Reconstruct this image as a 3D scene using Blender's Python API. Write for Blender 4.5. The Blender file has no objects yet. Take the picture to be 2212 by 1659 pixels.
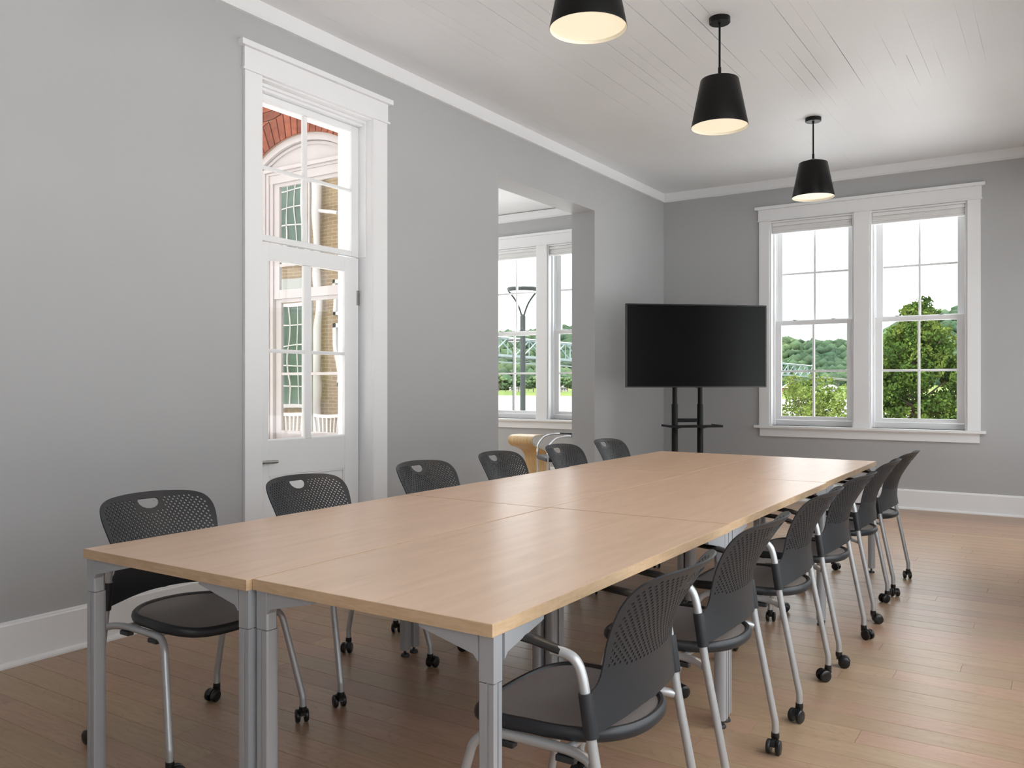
import bpy, bmesh, math, random
import numpy as np
from mathutils import Vector, Matrix
from mathutils.geometry import delaunay_2d_cdt

random.seed(7)
rng = np.random.default_rng(11)
scn = bpy.context.scene
COL = scn.collection
pi = math.pi

# ------------------------------------------------------------------ camera
cam_d = bpy.data.cameras.new('camera')
cam_d.sensor_width = 36.0
cam_d.lens = 1815.0 / 2212.0 * 36.0
cam_d.clip_start = 0.05
cam_d.clip_end = 6000
cam = bpy.data.objects.new('camera', cam_d)
COL.objects.link(cam)
YAW = math.atan((2295 - 1106) / 1815.0)
CAMZ = 1.25
cam.location = (0, 0, CAMZ)
cam.rotation_euler = (pi / 2, 0, YAW)
scn.camera = cam

# ------------------------------------------------------------------ exposure
scn.view_settings.view_transform = 'Standard'
scn.view_settings.look = 'None'
scn.view_settings.exposure = 0.68
scn.view_settings.gamma = 1.0
scn.view_settings.use_curve_mapping = False

# ------------------------------------------------------------------ sky (overcast, brighter overhead)
SKY = 1.55
w = bpy.data.worlds.new('overcast_sky')
scn.world = w
w.use_nodes = True
nt = w.node_tree
nt.nodes.clear()
N = nt.nodes.new
L = nt.links.new
out = N('ShaderNodeOutputWorld')
bg = N('ShaderNodeBackground')
L(bg.outputs[0], out.inputs[0])
tc = N('ShaderNodeTexCoord')
sep = N('ShaderNodeSeparateXYZ')
L(tc.outputs['Generated'], sep.inputs[0])
mr = N('ShaderNodeMapRange')
mr.inputs['From Min'].default_value = 0
mr.inputs['From Max'].default_value = 1
mr.inputs['To Min'].default_value = 1.0
mr.inputs['To Max'].default_value = 3.0
L(sep.outputs['Z'], mr.inputs['Value'])
mp = N('ShaderNodeMapping')
mp.inputs['Scale'].default_value = (2.2, 2.2, 7.0)
L(tc.outputs['Generated'], mp.inputs[0])
nz = N('ShaderNodeTexNoise')
nz.inputs['Scale'].default_value = 2.3
nz.inputs['Detail'].default_value = 5
nz.inputs['Roughness'].default_value = 0.5
L(mp.outputs[0], nz.inputs['Vector'])
rp = N('ShaderNodeValToRGB')
rp.color_ramp.elements[0].position = 0.34
rp.color_ramp.elements[0].color = (0.60, 0.655, 0.70, 1)
rp.color_ramp.elements[1].position = 0.56
rp.color_ramp.elements[1].color = (0.93, 0.955, 0.97, 1)
L(nz.outputs['Fac'], rp.inputs[0])
L(rp.outputs[0], bg.inputs['Color'])
mu = N('ShaderNodeMath')
mu.operation = 'MULTIPLY'
mu.inputs[1].default_value = SKY
L(mr.outputs[0], mu.inputs[0])
L(mu.outputs[0], bg.inputs['Strength'])

# soft daylight sun through thin cloud, high behind the viewer's right
sun_d = bpy.data.lights.new('sun', 'SUN')
sun_d.energy = 10.0
sun_d.angle = math.radians(14)
sun_d.color = (0.96, 0.985, 1.0)
sun = bpy.data.objects.new('sun', sun_d)
COL.objects.link(sun)
sun.rotation_euler = (math.radians(32), 0, math.radians(-8))

# ================================================================== helpers
def link(o, parent=None):
    COL.objects.link(o)
    if parent is not None:
        o.parent = parent
    return o

def tag(o, label=None, cat=None, group=None, kind=None):
    if label: o['label'] = label
    if cat: o['category'] = cat
    if group: o['group'] = group
    if kind: o['kind'] = kind
    return o

def thing(name, label, cat, loc=(0, 0, 0), rz=0.0, group=None):
    o = bpy.data.objects.new(name, None)
    o.empty_display_size = 0.1
    o.location = loc
    o.rotation_euler = (0, 0, rz)
    link(o)
    return tag(o, label, cat, group)

def struct(name, loc=(0, 0, 0)):
    o = bpy.data.objects.new(name, None)
    o.location = loc
    link(o)
    o['kind'] = 'structure'
    return o

class MB:
    def __init__(s):
        s.v = []
        s.f = []
    def box(s, x0, x1, y0, y1, z0, z1):
        b = len(s.v)
        s.v += [(x0, y0, z0), (x1, y0, z0), (x1, y1, z0), (x0, y1, z0), (x0, y0, z1), (x1, y0, z1), (x1, y1, z1), (x0, y1, z1)]
        s.f += [(b, b + 3, b + 2, b + 1), (b + 4, b + 5, b + 6, b + 7), (b, b + 1, b + 5, b + 4), (b + 1, b + 2, b + 6, b + 5), (b + 2, b + 3, b + 7, b + 6), (b + 3, b, b + 4, b + 7)]
        return s
    def prism(s, pts, a0, a1, axis='x'):
        """pts: 2D polygon; extruded along axis from a0 to a1. axis x: pts=(y,z); y: pts=(x,z); z: pts=(x,y)"""
        b = len(s.v)
        n = len(pts)
        for a in (a0, a1):
            for p in pts:
                if axis == 'x': s.v.append((a, p[0], p[1]))
                elif axis == 'y': s.v.append((p[0], a, p[1]))
                else: s.v.append((p[0], p[1], a))
        s.f.append(tuple(range(b, b + n)))
        s.f.append(tuple(range(b + 2 * n - 1, b + n - 1, -1)))
        for i in range(n):
            j = (i + 1) % n
            s.f.append((b + i, b + n + i, b + n + j, b + j))
        return s
    def tube(s, path, r, seg=10, closed=False, ry=None, cap=True):
        """round (or elliptic) tube along a list of points. r may be a list."""
        P = [Vector(p) for p in path]
        n = len(P)
        b = len(s.v)
        up = None
        for i in range(n):
            if closed:
                t = (P[(i + 1) % n] - P[i - 1]).normalized()
            else:
                t = (P[min(i + 1, n - 1)] - P[max(i - 1, 0)]).normalized()
            if up is None:
                up = Vector((0, 0, 1)) if abs(t.z) < 0.9 else Vector((0, 1, 0))
            sd = t.cross(up)
            if sd.length < 1e-5:
                sd = t.orthogonal()
            sd.normalize()
            u2 = sd.cross(t).normalized()
            if ry is None:
                up = u2
            else:
                up = Vector((0, 0, 1))
            rr = r[i] if isinstance(r, (list, tuple)) else r
            rz_ = rr if ry is None else ry
            for k in range(seg):
                a = 2 * pi * k / seg
                s.v.append(tuple(P[i] + sd * (math.cos(a) * rr) + u2 * (math.sin(a) * rz_)))
        m = n if closed else n - 1
        for i in range(m):
            for k in range(seg):
                a0 = b + i * seg + k
                a1 = b + i * seg + (k + 1) % seg
                c0 = b + ((i + 1) % n) * seg + k
                c1 = b + ((i + 1) % n) * seg + (k + 1) % seg
                s.f.append((a0, a1, c1, c0))
        if not closed and cap:
            s.f.append(tuple(b + k for k in range(seg))[::-1])
            s.f.append(tuple(b + (n - 1) * seg + k for k in range(seg)))
        return s
    def lathe(s, prof, cx=0, cy=0, seg=24, axis='z', c3=0):
        """prof: list (r, h). closed surface of revolution"""
        b = len(s.v)
        n = len(prof)
        for (r, h) in prof:
            for k in range(seg):
                a = 2 * pi * k / seg
                if axis == 'z': s.v.append((cx + r * math.cos(a), cy + r * math.sin(a), c3 + h))
                elif axis == 'y': s.v.append((cx + r * math.cos(a), c3 + h, cy + r * math.sin(a)))
                else: s.v.append((c3 + h, cx + r * math.cos(a), cy + r * math.sin(a)))
        for i in range(n - 1):
            for k in range(seg):
                s.f.append((b + i * seg + k, b + i * seg + (k + 1) % seg, b + (i + 1) * seg + (k + 1) % seg, b + (i + 1) * seg + k))
        return s
    def cap_last(s, seg):
        n = len(s.v)
        s.f.append(tuple(range(n - seg, n)))
        return s
    def quadpts(s, pts):
        b = len(s.v)
        s.v += [tuple(p) for p in pts]
        s.f.append(tuple(range(b, b + len(pts))))
        return s
    def mesh(s, name, mat, smooth=False):
        me = bpy.data.meshes.new(name)
        me.from_pydata(s.v, [], s.f)
        bm = bmesh.new()
        bm.from_mesh(me)
        bmesh.ops.recalc_face_normals(bm, faces=bm.faces)
        if smooth:
            for f in bm.faces: f.smooth = True
            for e in bm.edges:
                if len(e.link_faces) == 2 and e.calc_face_angle(0) > 0.7: e.smooth = False
        bm.to_mesh(me)
        bm.free()
        me.materials.append(mat)
        return me
    def build(s, name, mat, parent=None, smooth=False, bevel=0, loc=None):
        o = bpy.data.objects.new(name, s.mesh(name, mat, smooth))
        link(o, parent)
        if loc: o.location = loc
        if bevel:
            m = o.modifiers.new('bevel', 'BEVEL')
            m.width = bevel
            m.segments = 2
            m.limit_method = 'ANGLE'
            m.angle_limit = 0.7
        return o

def box(name, x0, x1, y0, y1, z0, z1, mat, parent=None, bevel=0):
    return MB().box(min(x0, x1), max(x0, x1), min(y0, y1), max(y0, y1), min(z0, z1), max(z0, z1)).build(name, mat, parent, False, bevel)

def npmesh(name, v, f, mat, parent=None, smooth=False):
    me = bpy.data.meshes.new(name)
    v = np.asarray(v, dtype=np.float32)
    f = np.asarray(f, dtype=np.int32)
    k = f.shape[1]
    me.vertices.add(len(v))
    me.vertices.foreach_set('co', v.ravel())
    me.loops.add(f.size)
    me.loops.foreach_set('vertex_index', f.ravel())
    me.polygons.add(len(f))
    me.polygons.foreach_set('loop_start', np.arange(0, f.size, k, dtype=np.int32))
    me.polygons.foreach_set('loop_total', np.full(len(f), k, dtype=np.int32))
    if smooth:
        me.polygons.foreach_set('use_smooth', np.ones(len(f), dtype=bool))
    me.update(calc_edges=True)
    me.materials.append(mat)
    o = bpy.data.objects.new(name, me)
    return link(o, parent)

def copy_tree(o, parent=None):
    c = o.copy()
    COL.objects.link(c)
    c.parent = parent
    for ch in KIDS.get(o.name, ()):
        copy_tree(ch, c)
    return c
KIDS = {}
def index_kids():
    KIDS.clear()
    for o in bpy.data.objects:
        if o.parent: KIDS.setdefault(o.parent.name, []).append(o)

# depth/pixel-free polar placement: metres ahead of the room along the view line
def smooth_path(pts, n=6):
    """Catmull-Rom through pts"""
    P = [Vector(p) for p in pts]
    res = []
    for i in range(len(P) - 1):
        p0 = P[max(i - 1, 0)]; p1 = P[i]; p2 = P[i + 1]; p3 = P[min(i + 2, len(P) - 1)]
        for k in range(n):
            t = k / n
            res.append(0.5 * ((2 * p1) + (-p0 + p2) * t + (2 * p0 - 5 * p1 + 4 * p2 - p3) * t * t + (-p0 + 3 * p1 - 3 * p2 + p3) * t ** 3))
    res.append(P[-1])
    return res

# ================================================================== materials
def new_mat(name):
    m = bpy.data.materials.new(name)
    m.use_nodes = True
    t = m.node_tree
    p = t.nodes['Principled BSDF']
    return m, t, p

def noise_bump(t, p, scale, strength, dist=0.002, detail=3, vec=None):
    n = t.nodes.new('ShaderNodeTexNoise')
    n.inputs['Scale'].default_value = scale
    n.inputs['Detail'].default_value = detail
    b = t.nodes.new('ShaderNodeBump')
    b.inputs['Strength'].default_value = strength
    b.inputs['Distance'].default_value = dist
    if vec is not None: t.links.new(vec, n.inputs['Vector'])
    t.links.new(n.outputs['Fac'], b.inputs['Height'])
    t.links.new(b.outputs[0], p.inputs['Normal'])
    return n

def plain(name, col, rough=0.5, metal=0.0, bump=None, var=0.0, vscale=3.0, spec=0.5, coat=0.0):
    m, t, p = new_mat(name)
    p.inputs['Base Color'].default_value = (*col, 1)
    p.inputs['Roughness'].default_value = rough
    p.inputs['Metallic'].default_value = metal
    p.inputs['Specular IOR Level'].default_value = spec
    p.inputs['Coat Weight'].default_value = coat
    tcn = t.nodes.new('ShaderNodeTexCoord')
    if bump: noise_bump(t, p, bump[0], bump[1], bump[2] if len(bump) > 2 else 0.002, vec=tcn.outputs['Object'])
    if var:
        n = t.nodes.new('ShaderNodeTexNoise')
        n.inputs['Scale'].default_value = vscale
        n.inputs['Detail'].default_value = 4
        t.links.new(tcn.outputs['Object'], n.inputs['Vector'])
        r = t.nodes.new('ShaderNodeValToRGB')
        r.color_ramp.elements[0].position = 0.3
        r.color_ramp.elements[1].position = 0.7
        r.color_ramp.elements[0].color = (*[c * (1 - var) for c in col], 1)
        r.color_ramp.elements[1].color = (*[min(1, c * (1 + var)) for c in col], 1)
        t.links.new(n.outputs['Fac'], r.inputs[0])
        t.links.new(r.outputs[0], p.inputs['Base Color'])
    return m

M = {}
M['wall'] = plain('grey_wall_paint', (0.445, 0.447, 0.452), 0.55, bump=(220, 0.06, 0.001), var=0.015, vscale=1.5)
M['trim'] = plain('white_trim_paint', (0.84, 0.845, 0.855), 0.35, bump=(30, 0.05, 0.001))
M['ceiling'] = plain('white_board_paint', (0.81, 0.815, 0.825), 0.5, bump=(12, 0.15, 0.003), var=0.02, vscale=1.2)
M['ceil_gap'] = plain('dark_joint', (0.04, 0.04, 0.04), 0.9, var=0.2)
M['black_metal'] = plain('black_powder_coat', (0.007, 0.007, 0.007), 0.38, bump=(400, 0.06, 0.0005), spec=0.22)
M['black_plastic'] = plain('black_plastic', (0.022, 0.024, 0.027), 0.42, bump=(900, 0.15, 0.0004))
M['back_plastic'] = plain('charcoal_backrest_plastic', (0.018, 0.020, 0.024), 0.44, bump=(700, 0.15, 0.0004))
M['arm_black'] = plain('armrest_black', (0.012, 0.012, 0.012), 0.35, bump=(600, 0.1, 0.0004))
M['caster'] = plain('caster_black', (0.008, 0.008, 0.008), 0.35, bump=(500, 0.05, 0.0004))
M['silver'] = plain('silver_tube_paint', (0.50, 0.51, 0.52), 0.38, 0.55, bump=(900, 0.05, 0.0003))
M['table_metal'] = plain('grey_table_leg_paint', (0.42, 0.43, 0.45), 0.42, 0.35, bump=(700, 0.05, 0.0003))
M['groove'] = plain('dark_leg_groove', (0.06, 0.06, 0.065), 0.6, var=0.1)
M['chrome'] = plain('polished_chrome', (0.85, 0.86, 0.88), 0.08, 1.0, bump=(5, 0.01, 0.001))
M['leather'] = plain('black_leather', (0.010, 0.010, 0.010), 0.40, bump=(160, 0.3, 0.001), spec=0.35)
M['nickel'] = plain('aged_nickel', (0.42, 0.42, 0.41), 0.35, 0.9, bump=(60, 0.1, 0.001), var=0.1, vscale=30)
M['tv_bezel'] = plain('tv_bezel', (0.004, 0.004, 0.004), 0.3, bump=(500, 0.05, 0.0003))
M['tv_screen'] = plain('tv_screen_glass', (0.002, 0.002, 0.002), 0.24, bump=(3, 0.01, 0.001), spec=0.15)
M['shade_in'] = plain('shade_inner_white', (0.85, 0.80, 0.68), 0.5, var=0.02)
M['blind'] = plain('white_shade_fabric', (0.80, 0.80, 0.80), 0.8, bump=(300, 0.2, 0.001), var=0.02)
M['ply_edge'] = plain('plywood_edge', (0.72, 0.66, 0.52), 0.5, var=0.1, vscale=60)
M['brick_trim'] = plain('pinkish_white_frame_paint', (0.47, 0.425, 0.415), 0.5, bump=(40, 0.08, 0.001), var=0.02)
M['mortar'] = plain('mortar', (0.30, 0.20, 0.14), 0.9, bump=(90, 0.4, 0.003), var=0.15, vscale=20)
M['concrete'] = plain('concrete', (0.17, 0.17, 0.16), 0.85, var=0.12, vscale=0.5)
M['bridge'] = plain('pale_blue_bridge_paint', (0.20, 0.25, 0.25), 0.5, var=0.05, vscale=0.1)
M['lamp_post'] = plain('dark_grey_lamp_post', (0.012, 0.015, 0.014), 0.5, var=0.1, vscale=2, spec=0.15)
M['lamp_glass'] = plain('lamp_lens', (0.75, 0.72, 0.60), 0.4, var=0.03)
M['bark'] = plain('tree_bark', (0.09, 0.065, 0.045), 0.9, bump=(20, 0.5, 0.02), var=0.3, vscale=8)
M['roof'] = plain('house_roof', (0.16, 0.15, 0.15), 0.8, var=0.15, vscale=0.4)
M['house_wall'] = plain('house_wall_cream', (0.28, 0.27, 0.25), 0.8, var=0.05, vscale=0.4)
M['house_red'] = plain('house_wall_red', (0.16, 0.05, 0.035), 0.8, var=0.1, vscale=0.4)
M['dark_glass'] = plain('dark_house_window', (0.05, 0.06, 0.07), 0.1, var=0.1)
M['car'] = plain('white_car_paint', (0.75, 0.76, 0.78), 0.3, var=0.02)
M['rubber'] = plain('rubber', (0.015, 0.015, 0.015), 0.8, var=0.1)

def foliage_mat(name, c1, c2, c3, scale, trans=0.25, gtype='object'):
    m, t, p = new_mat(name)
    g = t.nodes.new('ShaderNodeTexCoord')
    n = t.nodes.new('ShaderNodeTexNoise')
    n.inputs['Scale'].default_value = scale
    n.inputs['Detail'].default_value = 3
    t.links.new(g.outputs['Object'], n.inputs['Vector'])
    r = t.nodes.new('ShaderNodeValToRGB')
    e = r.color_ramp.elements
    e[0].position = 0.32; e[0].color = (*c1, 1)
    e[1].position = 0.68; e[1].color = (*c3, 1)
    k = e.new(0.5); k.color = (*c2, 1)
    t.links.new(n.outputs['Fac'], r.inputs[0])
    gi = t.nodes.new('ShaderNodeNewGeometry')
    hs = t.nodes.new('ShaderNodeHueSaturation')
    mrn = t.nodes.new('ShaderNodeMapRange')
    mrn.inputs['To Min'].default_value = 0.72
    mrn.inputs['To Max'].default_value = 1.32
    t.links.new(gi.outputs['Random Per Island'], mrn.inputs['Value'])
    t.links.new(mrn.outputs[0], hs.inputs['Value'])
    t.links.new(r.outputs[0], hs.inputs['Color'])
    t.links.new(hs.outputs[0], p.inputs['Base Color'])
    p.inputs['Roughness'].default_value = 0.7
    p.inputs['Specular IOR Level'].default_value = 0.08
    if trans:
        o = t.nodes['Material Output']
        tr = t.nodes.new('ShaderNodeBsdfTranslucent')
        t.links.new(hs.outputs[0], tr.inputs['Color'])
        mx = t.nodes.new('ShaderNodeMixShader')
        mx.inputs[0].default_value = trans
        t.links.new(p.outputs[0], mx.inputs[1])
        t.links.new(tr.outputs[0], mx.inputs[2])
        t.links.new(mx.outputs[0], o.inputs['Surface'])
    return m
M['leaf_tree'] = foliage_mat('pear_tree_leaves', (0.0147, 0.0314, 0.0047), (0.0363, 0.0630, 0.0094), (0.0812, 0.1031, 0.0185), 1.1, 0.3)
M['leaf_bush'] = foliage_mat('lime_shrub_leaves', (0.0465, 0.0750, 0.0100), (0.0796, 0.1096, 0.0200), (0.1129, 0.1326, 0.0399), 1.6, 0.35)
M['leaf_far'] = foliage_mat('far_bank_leaves', (0.0188, 0.0358, 0.0136), (0.0377, 0.0618, 0.0224), (0.0601, 0.0846, 0.0375), 0.25, 0.1)
M['forest'] = foliage_mat('hill_forest_crowns', (0.0106, 0.0247, 0.0118), (0.0227, 0.0398, 0.0179), (0.0425, 0.0617, 0.0238), 0.018, 0.0)
M['bounce_ground'] = plain('pale_bounce_ground', (0.60, 0.59, 0.575), 0.85, var=0.06, vscale=0.3)  # invented paving, kept pale to bounce neutral daylight into the room
M['grass'] = foliage_mat('grass_ground', (0.0381, 0.0620, 0.0106), (0.0610, 0.0839, 0.0180), (0.0914, 0.1015, 0.0299), 0.02, 0.0)

# river water
m, t, p = new_mat('river_water'); M['water'] = m
p.inputs['Base Color'].default_value = (0.16, 0.145, 0.13, 1)
p.inputs['Roughness'].default_value = 0.25
noise_bump(t, p, 1.2, 0.4, 0.2)

# glass pane: transparent with mirror at grazing
def glass_mat(name, tint, refl):
    m, t, p = new_mat(name)
    t.nodes.remove(p)
    o = t.nodes['Material Output']
    tr = t.nodes.new('ShaderNodeBsdfTransparent')
    tr.inputs[0].default_value = (*tint, 1)
    gl = t.nodes.new('ShaderNodeBsdfGlossy')
    gl.inputs['Roughness'].default_value = 0.0
    gl.inputs['Color'].default_value = (1, 1, 1, 1)
    fr = t.nodes.new('ShaderNodeFresnel')
    gg = t.nodes.new('ShaderNodeNewGeometry')
    ir = t.nodes.new('ShaderNodeMapRange')       # same reflectance from either side of the pane
    ir.inputs['To Min'].default_value = 1.45; ir.inputs['To Max'].default_value = 1 / 1.45
    t.links.new(gg.outputs['Backfacing'], ir.inputs['Value']); t.links.new(ir.outputs[0], fr.inputs['IOR'])
    mm = t.nodes.new('ShaderNodeMath'); mm.operation = 'MULTIPLY_ADD'
    mm.inputs[1].default_value = 1.0; mm.inputs[2].default_value = refl
    t.links.new(fr.outputs[0], mm.inputs[0])
    mx = t.nodes.new('ShaderNodeMixShader')
    t.links.new(mm.outputs[0], mx.inputs[0])
    t.links.new(tr.outputs[0], mx.inputs[1])
    t.links.new(gl.outputs[0], mx.inputs[2])
    t.links.new(mx.outputs[0], o.inputs['Surface'])
    return m
M['glass'] = glass_mat('window_glass', (0.97, 0.98, 0.975), 0.0)

# old wavy exterior glass, strongly mirroring, dark room behind
m, t, p = new_mat('old_wavy_mirror_glass'); M['mirror_glass'] = m
p.inputs['Base Color'].default_value = (0.05, 0.06, 0.05, 1)
p.inputs['Roughness'].default_value = 0.02
o_ = t.nodes['Material Output']
gl = t.nodes.new('ShaderNodeBsdfGlossy'); gl.inputs['Roughness'].default_value = 0.01
gl.inputs['Color'].default_value = (0.95, 0.97, 0.93, 1)
mx = t.nodes.new('ShaderNodeMixShader'); mx.inputs[0].default_value = 0.72
t.links.new(p.outputs[0], mx.inputs[1]); t.links.new(gl.outputs[0], mx.inputs[2]); t.links.new(mx.outputs[0], o_.inputs['Surface'])
tcn = t.nodes.new('ShaderNodeTexCoord')
nn = t.nodes.new('ShaderNodeTexNoise'); nn.inputs['Scale'].default_value = 1.8; nn.inputs['Detail'].default_value = 1
t.links.new(tcn.outputs['Object'], nn.inputs['Vector'])
bb = t.nodes.new('ShaderNodeBump'); bb.inputs['Strength'].default_value = 0.10; bb.inputs['Distance'].default_value = 0.02
t.links.new(nn.outputs['Fac'], bb.inputs['Height']); t.links.new(bb.outputs[0], gl.inputs['Normal'])

# lamp diffuser (gives off light)
m, t, p = new_mat('warm_lamp_diffuser'); M['diffuser'] = m
p.inputs['Base Color'].default_value = (0.35, 0.33, 0.28, 1)
p.inputs['Emission Color'].default_value = (1.0, 0.84, 0.60, 1)
p.inputs['Emission Strength'].default_value = 0.50

# wood: floor planks
def wood_mat(name, c1, c2, c3, rough, stretch=(0.9, 14, 14), plankvar=0.35, grain=0.5, axis_noise=2.5, coat=0.0, huevar=0.02, bump=0.12, rings=False):
    m, t, p = new_mat(name)
    tcn = t.nodes.new('ShaderNodeTexCoord')
    oi = t.nodes.new('ShaderNodeObjectInfo')
    cmb = t.nodes.new('ShaderNodeVectorMath'); cmb.operation = 'SCALE'
    cmb.inputs[0].default_value = (37.0, 11.0, 5.0)
    t.links.new(oi.outputs['Random'], cmb.inputs['Scale'])
    add = t.nodes.new('ShaderNodeVectorMath'); add.operation = 'ADD'
    t.links.new(tcn.outputs['Object'], add.inputs[0]); t.links.new(cmb.outputs[0], add.inputs[1])
    mp = t.nodes.new('ShaderNodeMapping'); mp.inputs['Scale'].default_value = stretch
    t.links.new(add.outputs[0], mp.inputs[0])
    n1 = t.nodes.new('ShaderNodeTexNoise'); n1.inputs['Scale'].default_value = axis_noise; n1.inputs['Detail'].default_value = 6; n1.inputs['Distortion'].default_value = 0.8
    t.links.new(mp.outputs[0], n1.inputs['Vector'])
    r = t.nodes.new('ShaderNodeValToRGB')
    e = r.color_ramp.elements
    e[0].position = 0.30; e[0].color = (*c1, 1)
    e[1].position = 0.70; e[1].color = (*c3, 1)
    k = e.new(0.5); k.color = (*c2, 1)
    t.links.new(n1.outputs['Fac'], r.inputs[0])
    # cathedral grain lines
    wv = t.nodes.new('ShaderNodeTexWave'); wv.wave_type = 'RINGS'; wv.rings_direction = 'X'
    mp2 = t.nodes.new('ShaderNodeMapping'); mp2.inputs['Scale'].default_value = (stretch[0] * 0.9, stretch[1] * 0.75, 1.0)
    t.links.new(add.outputs[0], mp2.inputs[0]); t.links.new(mp2.outputs[0], wv.inputs['Vector'])
    wv.inputs['Scale'].default_value = 2.6; wv.inputs['Distortion'].default_value = 7; wv.inputs['Detail'].default_value = 3; wv.inputs['Detail Scale'].default_value = 0.8
    mixg = t.nodes.new('ShaderNodeMixRGB'); mixg.blend_type = 'MULTIPLY'; mixg.inputs[0].default_value = grain
    if rings:       # sparse cathedral figure: broad slow field cut into fine contour lines
        mp2.inputs['Scale'].default_value = (1.0, 5.0, 1.0)
        nf = t.nodes.new('ShaderNodeTexNoise'); nf.inputs['Scale'].default_value = 1.4; nf.inputs['Detail'].default_value = 1.5
        t.links.new(mp2.outputs[0], nf.inputs['Vector'])
        ml = t.nodes.new('ShaderNodeMath'); ml.operation = 'MULTIPLY'; ml.inputs[1].default_value = 26.0
        fc = t.nodes.new('ShaderNodeMath'); fc.operation = 'FRACT'
        t.links.new(nf.outputs['Fac'], ml.inputs[0]); t.links.new(ml.outputs[0], fc.inputs[0])
        nb_ = t.nodes.new('ShaderNodeTexNoise'); nb_.inputs['Scale'].default_value = 9.0; nb_.inputs['Detail'].default_value = 4
        mp3 = t.nodes.new('ShaderNodeMapping'); mp3.inputs['Scale'].default_value = (1.0, 18.0, 1.0)
        t.links.new(add.outputs[0], mp3.inputs[0]); t.links.new(mp3.outputs[0], nb_.inputs['Vector'])
        am = t.nodes.new('ShaderNodeMath'); am.operation = 'ADD'
        t.links.new(fc.outputs[0], am.inputs[0])
        m3 = t.nodes.new('ShaderNodeMath'); m3.operation = 'MULTIPLY_ADD'; m3.inputs[1].default_value = 1.3; m3.inputs[2].default_value = -0.55
        t.links.new(nb_.outputs['Fac'], m3.inputs[0]); t.links.new(m3.outputs[0], am.inputs[1])
    rg = t.nodes.new('ShaderNodeValToRGB')
    rg.color_ramp.elements[0].position = 0.0; rg.color_ramp.elements[0].color = (0.72, 0.66, 0.62, 1)
    rg.color_ramp.elements[1].position = 0.35; rg.color_ramp.elements[1].color = (1, 1, 1, 1)
    t.links.new(am.outputs[0] if rings else wv.outputs['Fac'], rg.inputs[0])
    t.links.new(r.outputs[0], mixg.inputs[1]); t.links.new(rg.outputs[0], mixg.inputs[2])
    hs = t.nodes.new('ShaderNodeHueSaturation')
    mv = t.nodes.new('ShaderNodeMapRange'); mv.inputs['To Min'].default_value = 1 - plankvar / 2; mv.inputs['To Max'].default_value = 1 + plankvar / 2
    t.links.new(oi.outputs['Random'], mv.inputs['Value']); t.links.new(mv.outputs[0], hs.inputs['Value'])
    fr = t.nodes.new('ShaderNodeMath'); fr.operation = 'MULTIPLY'; fr.inputs[1].default_value = 7.31
    fr2 = t.nodes.new('ShaderNodeMath'); fr2.operation = 'FRACT'
    t.links.new(oi.outputs['Random'], fr.inputs[0]); t.links.new(fr.outputs[0], fr2.inputs[0])
    mh = t.nodes.new('ShaderNodeMapRange'); mh.inputs['To Min'].default_value = 0.5 - huevar; mh.inputs['To Max'].default_value = 0.5 + huevar
    t.links.new(fr2.outputs[0], mh.inputs['Value']); t.links.new(mh.outputs[0], hs.inputs['Hue'])
    t.links.new(mixg.outputs[0], hs.inputs['Color'])
    t.links.new(hs.outputs[0], p.inputs['Base Color'])
    p.inputs['Roughness'].default_value = rough
    p.inputs['Coat Weight'].default_value = coat
    p.inputs['Coat Roughness'].default_value = 0.2
    b = t.nodes.new('ShaderNodeBump'); b.inputs['Strength'].default_value = bump; b.inputs['Distance'].default_value = 0.001
    t.links.new(n1.outputs['Fac'], b.inputs['Height']); t.links.new(b.outputs[0], p.inputs['Normal'])
    return m
M['floor'] = wood_mat('oak_floor', (0.345, 0.225, 0.145), (0.375, 0.247, 0.160), (0.405, 0.272, 0.178), 0.33, stretch=(1.6, 26, 26), plankvar=0.17, grain=0.55, huevar=0.012, bump=0.25, rings=True)
M['table'] = wood_mat('maple_laminate', (0.63, 0.435, 0.30), (0.68, 0.475, 0.335), (0.72, 0.51, 0.365), 0.30, stretch=(9, 0.9, 9), plankvar=0.03, grain=0.06, huevar=0.002, bump=0.02)
M['edge'] = wood_mat('maple_edge_band', (0.50, 0.34, 0.20), (0.56, 0.39, 0.24), (0.62, 0.44, 0.28), 0.45, stretch=(6, 6, 40), plankvar=0.03, grain=0.1, huevar=0.002, bump=0.03)
M['ply'] = wood_mat('curved_plywood', (0.58, 0.38, 0.18), (0.66, 0.45, 0.23), (0.72, 0.52, 0.30), 0.35, stretch=(10, 1.2, 1.2), plankvar=0.0, grain=0.15, huevar=0.0, bump=0.03)

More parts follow.
